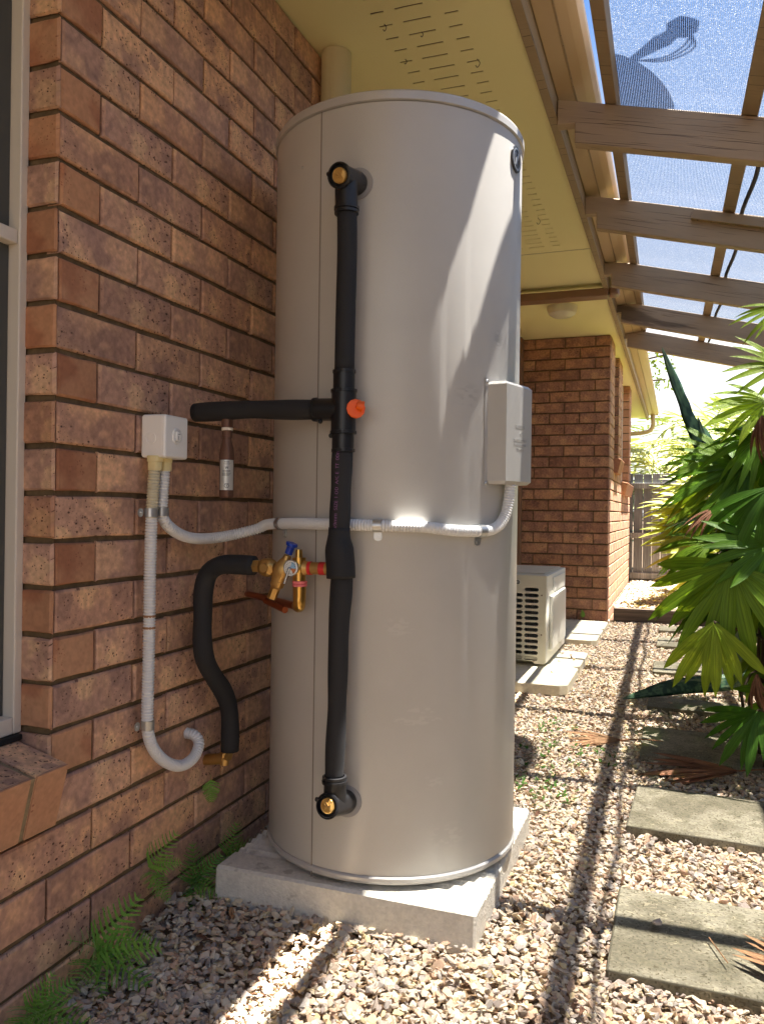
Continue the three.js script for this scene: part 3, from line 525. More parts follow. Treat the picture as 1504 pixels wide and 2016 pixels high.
// insulated pipe run on the front of the tank
{
  const t = thing('insulated_pipe', [0.39, 0, -1.536], 'black insulated pipe riser with tee and branch on the tank front', 'pipe');
  const q = (x, y, z = -1.536) => V(x - 0.39, y, z + 1.536), ring = (y, x, r) => turned([[r - 0.004, -0.004], [r, -0.003], [r, 0.003], [r - 0.004, 0.004]], q(x, y), V(-0.02, 1, 0), 28);
  for (const [e, c, up, nm] of [[[0.4, 1.532, -1.589], [0.393, 1.519, -1.508], -1, 'elbow_fitting'], [[0.395, 0.216, -1.589], [0.386, 0.232, -1.508], 1, 'elbow_fitting']]) {
    const E0 = q(...e), C = q(...c), d = C.clone().sub(E0).normalize(), mid = E0.clone().lerp(C, 0.62), len = E0.distanceTo(C);
    const el = part(nm, [turned([[0.0, 0], [0.024, 0], [0.025, 0.004], [0.0245, len - 0.006], [0.0265, len - 0.004], [0.0265, len], [0.0225, len + 0.001], [0.0215, len - 0.006], [0.016, len - 0.006]], E0, d, 32), rod(mid, q(0.392 + (up < 0 ? 0.007 : -0.001), up < 0 ? 1.448 : 0.275), 0.0235, 0.0235, 28), ring(up < 0 ? 1.46 : 0.274, up < 0 ? 0.399 : 0.389, 0.0262), ring(up < 0 ? 1.452 : 0.282, up < 0 ? 0.399 : 0.389, 0.0252), new THREE.SphereGeometry(0.005, 8, 6).translate(C.x - 0.026, C.y + 0.008, C.z - 0.006)], M.blackPlastic, t);
    part('brass_cap', turned([[0.0158, len - 0.012], [0.0158, len - 0.001], [0.0146, len + 0.0008], [0.0138, len], [0.0125, len + 0.0006], [0, len + 0.0008]], E0, d, 28), M.capBrass, el);
    const X = d.clone().cross(V(0, 1, 0)).normalize(), em = [[-0.008, 0.004, 0.006, -0.006], [-0.006, -0.004, 0.002, 0.007], [-0.002, -0.007, 0.007, 0.004]].map(([a, b, u, v]) => { const P = (s, w) => E0.clone().addScaledVector(d, len + 0.001).addScaledVector(X, s).add(V(0, w, 0)); return rod(P(a, b), P(u, v), 0.0009, 0.0009, 6); });
    part('cap_mark', em, M.brassDull, el);
  }
  part('upper_lagging', tube([q(0.4, 1.46), q(0.4015, 1.37), q(0.4, 1.25), q(0.399, 1.12)], 0.0208, 24, 0.03), M.foam, t);
  const tee = part('tee_fitting', [rod(q(0.3985, 1.125), q(0.3985, 1.083), 0.0226, 0.0226, 28), rod(q(0.399, 1.085), q(0.3982, 0.995), 0.0256, 0.0256, 28), rod(q(0.398, 0.995), q(0.398, 0.957), 0.0228, 0.0228, 28), rod(q(0.398, 1.045), q(0.333, 1.0465), 0.0235, 0.0235, 28), ...[[1.123, 0.024], [1.083, 0.0275], [0.997, 0.0275], [0.96, 0.0245]].map(([y, r]) => ring(y, 0.3985, r)), rod(q(0.337, 1.0464), q(0.331, 1.0466), 0.0252, 0.0252, 28), ...[[0.352, 1.02], [0.376, 0.99]].map(([x, y]) => new THREE.SphereGeometry(0.005, 8, 6).translate(...q(x, y, -1.523).toArray()))], M.blackPlastic, t);
  part('relief_knob', [turned([[0, 0], [0.0185, 0], [0.0195, 0.002], [0.0195, 0.013], [0.0185, 0.015], [0.006, 0.0155], [0, 0.0155]], q(0.425, 1.044, -1.535), V(0.45, 0.05, 0.9), 12), rod(q(0.436, 1.051, -1.515), q(0.446, 1.047, -1.522), 0.008, 0.012, 8)], M.orange, tee);
  part('branch_lagging', tube([q(0.336, 1.0465, -1.537), q(0.25, 1.049, -1.538), q(0.17, 1.052, -1.54), q(0.1, 1.051, -1.542), q(0.036, 1.05, -1.545)], (s) => 0.0205 + 0.0012 * Math.sin(s * 31), 24, 0.015), M.foam, t);
  const pr = canvasTex(64, 1024, (g, w, h) => { g.fillStyle = 'rgb(36,36,38)'; g.fillRect(0, 0, w, h); g.translate(w * 0.5, h * 0.985); g.rotate(-R90); g.fillStyle = 'rgb(150,92,150)'; g.font = '24px sans-serif'; g.scale(2.6, 0.55); g.fillText('20x9mm  SIZE 1 OD  A/C E  TT  00mm C', 4, 8); });
  pr.wrapS = pr.wrapT = THREE.ClampToEdgeWrapping;
  const lowPts = [q(0.3975, 0.962), q(0.3965, 0.94), q(0.395, 0.88), q(0.393, 0.81), q(0.392, 0.74)];
  part('printed_lagging', (() => { const g = tube(lowPts, (s) => 0.0215 + 0.0006 * Math.sin(s * 60), 26, 0.012); const u = g.attributes.uv, P = g.attributes.position; const maxs = 0.222; for (let i = 0; i < u.count; i++) { let a = Math.atan2(P.getX(i) - (lerp(0.3975, 0.392, clamp(u.getY(i) / maxs)) - 0.39), P.getZ(i)) / (2 * Math.PI); u.setXY(i, clamp(0.5 + (a + 0.01) * 2.6, 0.01, 0.99), clamp(1 - u.getY(i) / 0.18, 0.002, 0.998)); } return g; })(), std({ map: pr, roughness: 0.75, bumpMap: T.foam, bumpScale: 0.0003 }), t);
  part('lagging_sleeve', tube([q(0.3925, 0.8), q(0.392, 0.775), q(0.394, 0.745), q(0.3965, 0.72), q(0.3975, 0.696)], (s, Ln) => 0.0225 + 0.0075 * sstep(0.01, 0.05, s), 26, 0.008), M.foam, t);
  part('lower_lagging', tube([q(0.4, 0.705), q(0.398, 0.66), q(0.3945, 0.6), q(0.3935, 0.5), q(0.392, 0.4), q(0.389, 0.31), q(0.3885, 0.275)], (s) => 0.0225 + 0.001 * Math.sin(s * 40) - 0.0025 * sstep(0.1, 0.2, s), 26, 0.015), M.foam, t);
}
// copper hammer arrester under the branch
{
  const t = thing('hammer_arrester', [0.118, 0.86, -1.545], 'brown copper bottle shaped arrester with silver label hanging below black pipe', 'arrester');
  part('barrel', turned([[0, 0], [0.013, 0], [0.0158, 0.004], [0.016, 0.096], [0.0145, 0.108], [0.0108, 0.122], [0.0098, 0.128], [0.0098, 0.132]], V(0, 0, 0), undefined, 32), M.copperDull, t);
  part('neck', turned([[0.0098, 0.132], [0.011, 0.1325], [0.011, 0.147], [0.0098, 0.148], [0.0105, 0.1545], [0.0128, 0.155], [0.0128, 0.185]], V(0, 0, 0)), M.copperDull, t);
  part('white_washer', turned([[0.0115, 0.148], [0.0124, 0.1485], [0.0124, 0.154], [0.0115, 0.1545]], V(0, 0, 0)), std({ color: col(232, 222, 206) }), t);
  const lb = canvasTex(256, 512, (g, w, h) => { g.fillStyle = 'rgb(198,198,194)'; g.fillRect(0, 0, w, h); g.fillStyle = 'rgb(30,30,30)'; g.font = 'bold 26px sans-serif'; g.fillText('WATER', 84, 44); g.fillRect(70, 56, 120, 4); g.fillRect(80, 72, 100, 3); g.font = 'bold 58px sans-serif'; g.fillText('W', 100, 152); g.font = 'bold 30px sans-serif'; g.fillText('HAMMER', 60, 200); for (let i = 0; i < 4; i++) g.fillRect(50, 220 + i * 14, 156 - i * 12, 5); g.lineWidth = 8; g.strokeStyle = 'rgb(30,30,30)'; g.beginPath(); g.arc(128, 440, 34, 0, 7); g.stroke(); g.fillRect(96, 402, 70, 8); g.fillRect(124, 420, 8, 40); });
  const lg = new THREE.CylinderGeometry(0.0164, 0.0164, 0.066, 20, 1, true, -0.5, 2.1); lg.translate(0, 0.05, 0); part('label', lg, std({ map: lb, metalness: 0.5, roughness: 0.4 }), t);
}
// isolation valve and branch to the lower pipe
{
  const z = -1.545, t = thing('inlet_valve', [0.25, 0.7, z], 'brass inlet valve group with blue cap, round dial and red tape', 'valve');
  const q = (x, y, dz = 0) => V(x - 0.25, y - 0.7, dz);
  part('union_nut', [turned([[0, 0], [0.0145, 0], [0.0145, 0.018], [0, 0.018]], q(0.186, 0.713), V(1, 0, 0), 6, 0.3), rod(q(0.2, 0.7125), q(0.212, 0.711), 0.012)], M.brassDull, t);
  part('strainer_body', [turned([[0, -0.02], [0.012, -0.019], [0.018, -0.013], [0.0205, -0.004], [0.0205, 0.006], [0.017, 0.015], [0.012, 0.02], [0, 0.02]], q(0.222, 0.711), V(1, -0.05, 0.1), 24), rod(q(0.224, 0.711, 0.01), q(0.224, 0.711, 0.022), 0.012, 0.009)], M.brassDull, t);
  const a = q(0.281, 0.766), b = q(0.2325, 0.644), d = b.clone().sub(a).normalize(), at = (s) => a.clone().addScaledVector(d, s);
  const vb = part('valve_body', [rod(at(0.03), at(0.045), 0.008, 0.011), turned([[0.009, 0.038], [0.014, 0.045], [0.0185, 0.055], [0.0195, 0.066], [0.0185, 0.075], [0.0165, 0.083], [0.0165, 0.088], [0.015, 0.089], [0.0155, 0.1], [0.0115, 0.104], [0.0105, 0.106]], a, d, 24), turned([[0.0105, 0.104], [0.0105, 0.13], [0.009, 0.131], [0.0085, 0.127], [0, 0.127]], a, d, 6, 0.3), rod(q(0.245, 0.709), q(0.276, 0.712), 0.0135)], M.brassDull, t);
  part('blue_cap', [turned([[0, 0], [0.0125, 0.001], [0.0135, 0.004], [0.012, 0.008], [0.0085, 0.01], [0.0085, 0.026], [0, 0.027]], a, d, 10, 0.4)], M.blue, vb);
  const tv = part('tempering_body', [rod(q(0.297, 0.735), q(0.298, 0.685), 0.0145, 0.0135, 24), new THREE.SphereGeometry(0.0185, 20, 14).translate(...q(0.294, 0.712).toArray()), rod(q(0.274, 0.712), q(0.292, 0.712), 0.0125), rod(q(0.296, 0.73), q(0.296, 0.752), 0.0085, 0.0072)], M.brass, t);
  const dial = canvasTex(256, 256, (g, w) => { g.fillStyle = 'rgb(226,226,220)'; g.fillRect(0, 0, w, w); g.fillStyle = 'rgb(150,190,220)'; g.beginPath(); g.moveTo(128, 128); g.arc(128, 128, 108, -1.4, 0.1); g.fill(); g.fillStyle = 'rgb(210,130,80)'; g.beginPath(); g.moveTo(128, 128); g.arc(128, 128, 108, 0.1, 1); g.fill(); g.strokeStyle = '#222'; g.lineWidth = 6; for (let i = 0; i < 18; i++) { const b = i / 18 * 6.283; g.beginPath(); g.moveTo(128 + 84 * Math.cos(b), 128 + 84 * Math.sin(b)); g.lineTo(128 + 104 * Math.cos(b), 128 + 104 * Math.sin(b)); g.stroke(); } });
  part('dial', turned([[0, 0], [0.0165, 0], [0.0175, 0.003], [0.0175, 0.007], [0.016, 0.0075]], q(0.289, 0.713, 0.016), V(-0.1, 0.05, 1), 32), M.steel, tv);
  const df = new THREE.CircleGeometry(0.016, 32); df.lookAt(V(-0.1, 0.05, 1)); df.translate(...q(0.2885, 0.7133, 0.0236).toArray()); part('dial_face', df, std({ map: dial, roughness: 0.4 }), tv);
  part('lever', [rod(q(0.287, 0.712, 0.027), q(0.278, 0.681, 0.03), 0.0022, 0.003, 8), new THREE.SphereGeometry(0.004, 10, 8).translate(...q(0.287, 0.712, 0.026).toArray())], M.steel, tv);
  part('outlet_tail', [rod(q(0.3, 0.713), q(0.366, 0.7135), 0.013, 0.013, 22), rod(q(0.31, 0.713), q(0.32, 0.713), 0.0165, 0.014), rod(q(0.334, 0.7133), q(0.34, 0.7133), 0.0115, 0.0115)], M.brassDull, t);
  part('red_tape', [rod(q(0.3195, 0.713), q(0.327, 0.7132), 0.0143, 0.0143, 22), rod(q(0.346, 0.7133), q(0.359, 0.7134), 0.0142, 0.0135, 22)], M.red, t);
  part('pink_tape', turned([[0.0125, 0], [0.0158, 0.001], [0.0158, 0.005], [0.0145, 0.006], [0.0158, 0.007], [0.0158, 0.012], [0.0125, 0.013]], q(0.299, 0.673), undefined, 22), M.pink, t);
  part('drain_elbow', [rod(q(0.299, 0.675), q(0.299, 0.648), 0.0145, 0.0135, 22), tube([q(0.299, 0.652), q(0.2985, 0.638), q(0.295, 0.631, -0.006), q(0.288, 0.63, -0.016)], 0.0135, 16, 0.004)], M.brass, t);
  part('copper_drain', [tube([q(0.29, 0.63, -0.012), q(0.26, 0.628, -0.04), q(0.16, 0.622, -0.15), q(0.0, 0.616, -0.305)], 0.0085, 12, 0.03), rod(q(0.23, 0.612, -0.07), q(0.15, 0.622, -0.13), 0.0075)], M.copper, t);
  const p = thing('lagged_pipe', [0.06, 0, -1.55], 'thick black foam lagged pipe bending down the brick wall below the valve', 'pipe');
  const w = (x, y, zz) => V(x - 0.06, y, zz + 1.55);
  part('lagging', tube([w(0.19, 0.714, -1.545), w(0.15, 0.7145, -1.545), w(0.107, 0.712, -1.546), w(0.073, 0.692, -1.549), w(0.059, 0.65, -1.551), w(0.058, 0.6, -1.552), w(0.058, 0.545, -1.551), w(0.06, 0.498, -1.56), w(0.06, 0.455, -1.595), w(0.06, 0.415, -1.635), w(0.06, 0.375, -1.662), w(0.06, 0.33, -1.672), w(0.06, 0.262, -1.673)], (s) => 0.0212 + 0.0007 * Math.sin(s * 47), 28, 0.012), M.foam, p);
  part('wall_tap', [rod(w(0.052, 0.275, -1.668), w(0.05, 0.23, -1.665), 0.011), rod(w(0.05, 0.245, -1.665), w(-0.005, 0.235, -1.665), 0.013), rod(w(0.05, 0.25, -1.665), w(0.066, 0.252, -1.66), 0.009), turned([[0, 0], [0.016, 0], [0.016, 0.008], [0, 0.008]], w(0.052, 0.25, -1.668), undefined, 6, 0.3)], M.brassDull, p);
}
// ---------------------------------------------------------------- conduits and wall box
{
  const jb = thing('junction_box', [0, 0.985, -1.44], 'white plastic switch box on the brick wall above two conduits', 'switch box');
  const b = new RoundedBoxGeometry(0.058, 0.09, 0.084, 3, 0.007); b.translate(0.029, 0, 0); part('case', b, M.pvcWhite, jb);
  part('cover', new RoundedBoxGeometry(0.012, 0.089, 0.083, 3, 0.005).translate(0.0545, 0, 0), M.pvcWhite, jb);
  part('knockout', turned([[0.0125, 0], [0.0125, 0.0012], [0.0112, 0.0014], [0.011, 0.0004], [0, 0.0004]], V(0.026, -0.005, 0.042), V(0, 0, 1)), M.pvcWhite, jb);
  const sw = part('switch', [turned([[0.017, 0], [0.017, 0.002], [0.0145, 0.0035], [0.0142, 0.0012], [0, 0.0012]], V(0.06, 0.002, 0), V(1, 0, 0), 32), box(0.006, 0.02, 0.016, 0.063, 0.002, 0, 0.0025)], M.pvcWhite, jb);
  part('switch_mark', [box(0.0006, 0.0014, 0.008, 0.0662, 0.006, 0), box(0.0006, 0.008, 0.0014, 0.0662, -0.002, 0.002)], std({ color: col(150, 150, 150) }), sw);
  const c1 = thing('conduit', [0.03, 0, -1.4], 'grey corrugated conduit running straight down the wall and hooking into it', 'conduit');
  const q = (x, y, z) => V(x - 0.03, y, z + 1.4);
  part('ivory_adaptor', turned([[0.0145, 0], [0.0145, 0.018], [0.0165, 0.0185], [0.0165, 0.03], [0, 0.03]], q(0.03, 0.914, -1.408), undefined, 22), M.ivory, c1);
  part('yellowed_conduit', tube([q(0.03, 0.93, -1.408), q(0.03, 0.88, -1.403), q(0.03, 0.815, -1.398)], ribbed(0.0126), 12, 0.00155), M.pvcOld, c1);
  part('conduit_tube', tube([q(0.03, 0.83, -1.399), q(0.029, 0.7, -1.397), q(0.029, 0.57, -1.397), q(0.028, 0.46, -1.397), q(0.029, 0.385, -1.396), q(0.03, 0.345, -1.408), q(0.032, 0.31, -1.436), q(0.035, 0.284, -1.474), q(0.038, 0.272, -1.513), q(0.038, 0.278, -1.555), q(0.034, 0.3, -1.58), q(0.02, 0.317, -1.584), q(-0.01, 0.322, -1.58)], ribbed(0.0126), 12, 0.00155), M.pvc, c1);
  part('rust_tape', [0.61, 0.586].map((y) => rod(q(0.029, y, -1.397), q(0.029, y + 0.005, -1.397), 0.0127, 0.0127, 16)), std({ color: col(150, 112, 80) }), c1);
  const saddle = (par, c, axis, out) => { const g = [rod(c.clone().addScaledVector(axis, -0.009), c.clone().addScaledVector(axis, 0.009), 0.0138, 0.0138, 20)]; const side = axis.clone().cross(out).normalize(); for (const s of [-1, 1]) { const e = c.clone().addScaledVector(side, s * 0.021).addScaledVector(out, -0.011); g.push(rod(e, e.clone().addScaledVector(out, 0.002), 0.009, 0.009, 16), rod(e.clone().addScaledVector(out, 0.002), e.clone().addScaledVector(out, 0.005), 0.004, 0.003, 10)); } return part('saddle_clip', g, M.steel, par); };
  saddle(c1, q(0.029, 0.826, -1.398), V(0, 1, 0), V(1, 0, 0)); saddle(c1, q(0.029, 0.388, -1.396), V(0, 1, 0), V(1, 0, 0));
  const c2 = thing('conduit', [0.03, 0.8, -1.44], 'white corrugated conduit sweeping round the tank to its terminal cover', 'conduit');
  const p = (v) => v.clone().sub(V(0.03, 0.8, -1.44)), RC = TR + 0.0128;
  part('ivory_adaptor', turned([[0.0145, 0], [0.0145, 0.018], [0.0165, 0.0185], [0.0165, 0.03], [0, 0.03]], p(V(0.03, 0.914, -1.441)), undefined, 22), M.ivory, c2);
  const pts = [V(0.03, 0.93, -1.441), V(0.03, 0.88, -1.437), V(0.03, 0.83, -1.434), V(0.031, 0.805, -1.446), V(0.033, 0.784, -1.482), V(0.036, 0.771, -1.53), V(0.045, 0.768, -1.585), V(0.075, 0.775, -1.64), V(0.125, 0.79, -1.67), on(137, 0.801, RC + 0.012), on(127, 0.804, RC), on(112, 0.806, RC), on(95, 0.806, RC), on(78, 0.805, RC), on(60, 0.8035, RC), on(48, 0.797, RC), on(36, 0.795, RC), on(29, 0.7975, RC), on(24, 0.806, RC), on(20.5, 0.822, RC + 0.002), on(18.5, 0.845, RC + 0.004), on(17.5, 0.875, RC + 0.006), on(17, 0.905, RC + 0.007)];
  part('conduit_tube', tube(pts.map(p), ribbed(0.0126), 12, 0.00155), M.pvc, c2);
  saddle(c2, p(V(0.03, 0.828, -1.435)), V(0, 1, 0), V(1, 0, 0));
  for (const [dg, y, an] of [[127, 0.804, 217], [77.5, 0.805, 168], [34, 0.7955, 124]]) {
    const c = on(dg, y, RC), out = on(dg, 0, 1).sub(V(TX, 0, TZ)), ax = V(-out.z, 0, out.x), g = [rod(p(c).addScaledVector(ax, -0.009), p(c).addScaledVector(ax, 0.009), 0.0138, 0.0138, 20)];
    const e = p(on(dg, y - 0.0235, TR)); g.push(turned([[0.0095, -0.006], [0.0095, 0.0015], [0.004, 0.002], [0.004, 0.0045], [0, 0.0045]], e, out, 18), (() => { const k = box(0.018, 0.02, 0.0015, 0, 0.006, 0, 0.0005); k.lookAt(out); k.translate(e.x + out.x * 0.0015, e.y, e.z + out.z * 0.0015); return k; })());
    part('saddle_clip', g, M.steel, c2);
  }
}
// ---------------------------------------------------------------- air conditioner and its slabs
{
  const x0 = 0.03, x1 = 0.405, zf = -4.31, zb = -5.05, y0 = 0.035, y1 = 0.505, t = thing('air_conditioner', [0.2, 0, -4.68], 'cream outdoor air conditioner unit with slotted grille on concrete slabs', 'air conditioner');
  const rr4 = (a, b, c, d, r = 0.006) => [[a + r, c], [b - r, c], [b, c + r], [b, d - r], [b - r, d], [a + r, d], [a, d - r], [a, c + r]];
  const holes = [];
  for (let i = 0; i < 13; i++) { const yb = 0.052 + i * 0.0306; holes.push(rr4(0.287, 0.36, yb, yb + 0.019)); if (i < 12) { holes.push(rr4(0.2, 0.276, yb, yb + 0.019)); holes.push(rr4(0.11, 0.189, yb, yb + 0.019)); } }
  const loc = (g) => g.translate(-0.2, 0, 4.68);
  part('grille_panel', loc(prism([[x0, y0 + 0.012], [0.33, y0 + 0.012], [0.345, y0], [x1 - 0.012, y0], [x1 - 0.004, y0 + 0.006], [x1 - 0.004, y1], [x0, y1]], zf - 0.012, zf, 0.0015, holes)), M.acBody, t);
  part('cabinet', loc(join([minmax(x0, x1 - 0.016, y1 - 0.012, y1, zb, zf - 0.0125, 0.004), minmax(x0, x0 + 0.012, y0 + 0.02, y1 - 0.013, zb, zf - 0.013), minmax(x0, x1 - 0.02, y0 + 0.02, y1 - 0.013, zb, zb + 0.012), minmax(x0 + 0.0125, x1 - 0.02, y0 + 0.02, y0 + 0.032, zb + 0.0125, zf - 0.013), ...[0, 1, 2, 3].map((i) => minmax(x0 + 0.01, x1 - 0.03, y1 + 0.0005, y1 + 0.006, zf - 0.12 - i * 0.16 - 0.135, zf - 0.12 - i * 0.16, 0.003))])), M.acBody, t);
  part('side_panel', loc(join([minmax(x1 - 0.0155, x1, y0 + 0.004, y1, zb, zf - 0.0125, 0.005), minmax(x1 + 0.0005, x1 + 0.022, y0 + 0.06, y1 - 0.11, zb + 0.12, zf - 0.09, 0.01), minmax(x1 + 0.001, x1 + 0.01, y1 - 0.1, y1 - 0.02, zb + 0.1, zf - 0.2, 0.004)])), M.acSide, t);
  part('coil', loc(join(Array.from({ length: 30 }, (_, i) => minmax(x0 + 0.02 + i * 0.0117, x0 + 0.024 + i * 0.0117, y0 + 0.04, y1 - 0.02, zf - 0.09, zf - 0.04)))), std({ color: col(120, 122, 122), metalness: 0.6, roughness: 0.5 }), t);
  part('fan_bulkhead', loc(minmax(x0 + 0.013, x1 - 0.021, y0 + 0.035, y1 - 0.014, zf - 0.3, zf - 0.29)), M.acBody, t);
  for (const y of [0.4, 0.19, 0.11]) part('screw', loc(rod(V(y > 0.15 ? 0.378 : 0.34, y > 0.15 ? y : 0.047, zf - 0.001), V(y > 0.15 ? 0.378 : 0.34, y > 0.15 ? y : 0.047, zf + 0.002), 0.0045, 0.0035, 10)), M.copperDull, t);
  part('badge', loc(join([rod(V(0.25, 0.466, zf - 0.001), V(0.25, 0.466, zf + 0.0022), 0.014, 0.0135, 24)])), M.acSide, t);
  part('badge_mark', loc(join([new THREE.TorusGeometry(0.009, 0.0018, 6, 24).translate(0.25, 0.466, zf + 0.0025), minmax(0.2475, 0.2525, 0.461, 0.471, zf + 0.002, zf + 0.004)])), M.dark, t);
  const pads = [[-3.875, -4.375, 'paving slab nearest the tank under the front of the air conditioner'], [-4.385, -4.87, 'paving slab under the middle of the air conditioner, scattered with dark stones'], [-5.345, -5.9, 'paving slab behind the air conditioner, second from the end wall'], [-5.91, -6.33, 'paving slab lying against the foot of the brick end wall']];
  for (const [a, b, lab] of pads) { const s = part('paving_slab', prism([[-0.2, a], [0.535, a], [0.568, a - 0.035], [0.568, b + 0.035], [0.535, b], [-0.2, b]].reverse(), -0.03, 0.022, 0.004).rotateX(R90).translate(0, 0, 0), M.pads); s.geometry.translate(0, -0.008, 0); tag(s, lab, 'paving slab'); }
}
// ---------------------------------------------------------------- stepping pavers
const pavers = [[-1.59, -1.955, 'nearest mossy concrete stepping paver, with a dead leaf at its right'], [-2.32, -2.685, 'second nearest concrete stepping paver, mostly in sunlight'], [-3.0, -3.42, 'concrete stepping paver in deep shade below the palm leaves'], [-3.75, -3.96, 'narrow sunlit stepping paver just below the dark fallen blade'], [-4.55, -4.89, 'stepping paver fourth from the timber edging'], [-5.4, -5.79, 'stepping paver second from the timber edging'], [-6.08, -6.33, 'stepping paver closest to the timber edging']];
pavers.forEach(([a, b, lab], i) => { const g = box(0.6, 0.045, a - b, 0, 0, 0, 0.005), u = g.attributes.uv; for (let k = 0; k < u.count; k++) u.setXY(k, u.getX(k) + i * 0.37, u.getY(k) + i * 0.23); const m = part('concrete_paver', g, M.paver); m.position.set(0.932 + 0.3, gy((a + b) / 2) - 0.0025, (a + b) / 2); m.rotation.y = [0.0, -0.09, 0.02, 0, 0.01, 0, 0][i] * 0.4; tag(m, lab, 'paver', i > 3 ? undefined : undefined); });
tag(part('timber_edging', minmax(0.588, 3.2, -0.06, 0.1, -6.62, -6.545, 0.006), M.timber), 'brown timber sleeper edging across the path by the end wall', 'edging');

// ---------------------------------------------------------------- gravel
{
  const geos = Array.from({ length: 6 }, () => { const p = []; for (let i = 0; i < 11; i++) { const u = rr(-1, 1), a = rr(0, 6.283), r = Math.sqrt(1 - u * u) * rr(0.8, 1.1); p.push(V(r * Math.cos(a) * 1.15, u * 0.85, r * Math.sin(a))); } return new ConvexGeometry(p); });
  const tones = [[214, 196, 164], [208, 188, 160], [196, 178, 156], [192, 174, 152], [176, 160, 144], [200, 170, 142], [212, 190, 146], [162, 148, 136], [222, 210, 186], [186, 154, 128], [174, 164, 152], [204, 190, 166]].map((c) => col(...c));
  const block = (x, z) => { if (x > 0.09 && x < 0.675 && z < -1.58 && z > -2.19) return true; if (x > 0.94 && x < 1.53) for (const [a, b] of pavers) if (z < a - 0.006 && z > b + 0.006) return true; if (x < 0.56 && ((z < -3.885 && z > -4.86) || (z < -5.355 && z > -6.32))) return true; return false; };
  const lists = geos.map(() => []), put = (x, y, z, s) => lists[Math.floor(rnd() * 6)].push([x, y, z, s]);
  for (let i = 0; i < 150000; i++) {
    const z = -0.75 - 5.85 * rnd() ** 1.25, x = rr(0.0, 2.15); if (block(x, z)) continue; if (x < 0.02 && z < -3.2) continue;
    const s = rr(0.0042, 0.0095) * (rnd() < 0.1 ? 1.35 : 1), low = i < 62000; put(x, gy(z) + (low ? -0.012 : rr(-0.006, 0.004)) + 0.012 * (fbm(x * 0.4 % 1, -z * 0.13 % 1, 8, 3) - 0.5) + (low ? 0 : 0.013 * sstep(-1.3, -1.5, z) * sstep(-2.5, -2.2, z) * sstep(0.95, 0.75, x)), z, s);
  }
  for (let i = 0; i < 9000; i++) put(rr(0.58, 2.4), 0.1 + rr(-0.006, 0.008), rr(-9.35, -6.64), rr(0.008, 0.017));
  for (const [x, y, z, s] of [[1.02, -0.014, -1.78, 0.013], [0.5, 0.03, -4.62, 0.012], [0.45, 0.03, -4.5, 0.01], [0.49, 0.03, -4.7, 0.011], [0.43, 0.03, -4.75, 0.014], [0.52, 0.03, -4.57, 0.009], [0.46, 0.028, -4.15, 0.009], [1.05, 0.018, -5.6, 0.012], [1.15, 0.015, -4.75, 0.014], [1.0, 0.015, -4.8, 0.012], [1.03, -0.01, -3.85, 0.012]]) put(x, y, z, s);
  const grp = new THREE.Group(); grp.name = 'gravel'; scene.add(grp); tag(grp, 'crushed cream, grey and pinkish gravel covering the path', 'gravel', undefined, 'stuff');
  const mat = std({ roughness: 0.92, flatShading: true }), m4 = new THREE.Matrix4(), e = new THREE.Euler(), qn = new THREE.Quaternion(), c = new THREE.Color();
  lists.forEach((l, n) => { const im = new THREE.InstancedMesh(geos[n], mat, l.length); im.name = 'stones'; im.userData.kind = 'stuff'; im.castShadow = im.receiveShadow = true;
    l.forEach(([x, y, z, s], i) => { e.set(rr(-0.7, 0.7), rr(0, 6.3), rr(-0.7, 0.7)); m4.compose(V(x, y, z), qn.setFromEuler(e), V(s * rr(0.85, 1.45), s * rr(0.5, 0.8), s * rr(0.8, 1.25))); im.setMatrixAt(i, m4); c.copy(pick(tones)).multiplyScalar(rr(0.82, 1.12)); im.setColorAt(i, c); });
    grp.add(im); });
}
// ---------------------------------------------------------------- plants
// strip leaf: stations along local +x, width along y, fold ridge in z
function strip(L0, W, prof, bend, fold, n = 7) {
  const pos = [], uv = [], idx = [];
  for (let i = 0; i <= n; i++) { const s = i / n, w = W * prof(s) / 2, [x, z] = bend(s); for (const k of [-1, 0, 1]) { pos.push(x, k * w, z + (k ? 0 : -fold * w)); uv.push(0.5 + k * 0.5, s); } }
  for (let i = 0; i < n; i++) for (let k = 0; k < 2; k++) { const a = i * 3 + k; idx.push(a, a + 3, a + 1, a + 1, a + 3, a + 4); }
  const g = new THREE.BufferGeometry(); g.setAttribute('position', new THREE.Float32BufferAttribute(pos, 3)); g.setAttribute('uv', new THREE.Float32BufferAttribute(uv, 2)); g.setIndex(idx); g.computeVertexNormals(); return g;
}
const blunt = (s) => Math.max(0.04, (0.3 + 0.7 * sstep(0, 0.45, s)) * (1 - 0.75 * sstep(0.72, 1, s) - 0.2 * sstep(0.97, 1, s)));
const pointed = (s) => Math.max(0.02, Math.pow(Math.sin(Math.PI * clamp(0.12 + 0.88 * s)), 0.75));
function fan(n, spread, len, w, droop, prof = blunt) { // palmate leaf, hub at origin, axis +x, face +z
  const gs = [];
  for (let k = 0; k < n; k++) {
    const a = (n > 1 ? k / (n - 1) - 0.5 : 0) * spread + rr(-0.05, 0.05), Lk = len * (0.78 + 0.22 * Math.cos(a)) * rr(0.88, 1.08), dr = droop * rr(0.6, 1.5);
    const g = strip(Lk, w * rr(0.85, 1.15), prof, (s) => [Lk * (s - 0.12 * dr * s * s), -Lk * dr * s * s * 0.6 + 0.02 * Lk * s], 0.28, 7);
    g.rotateX(rr(-0.25, 0.25)); g.rotateZ(a); gs.push(g);
  }
  return join(gs);
}
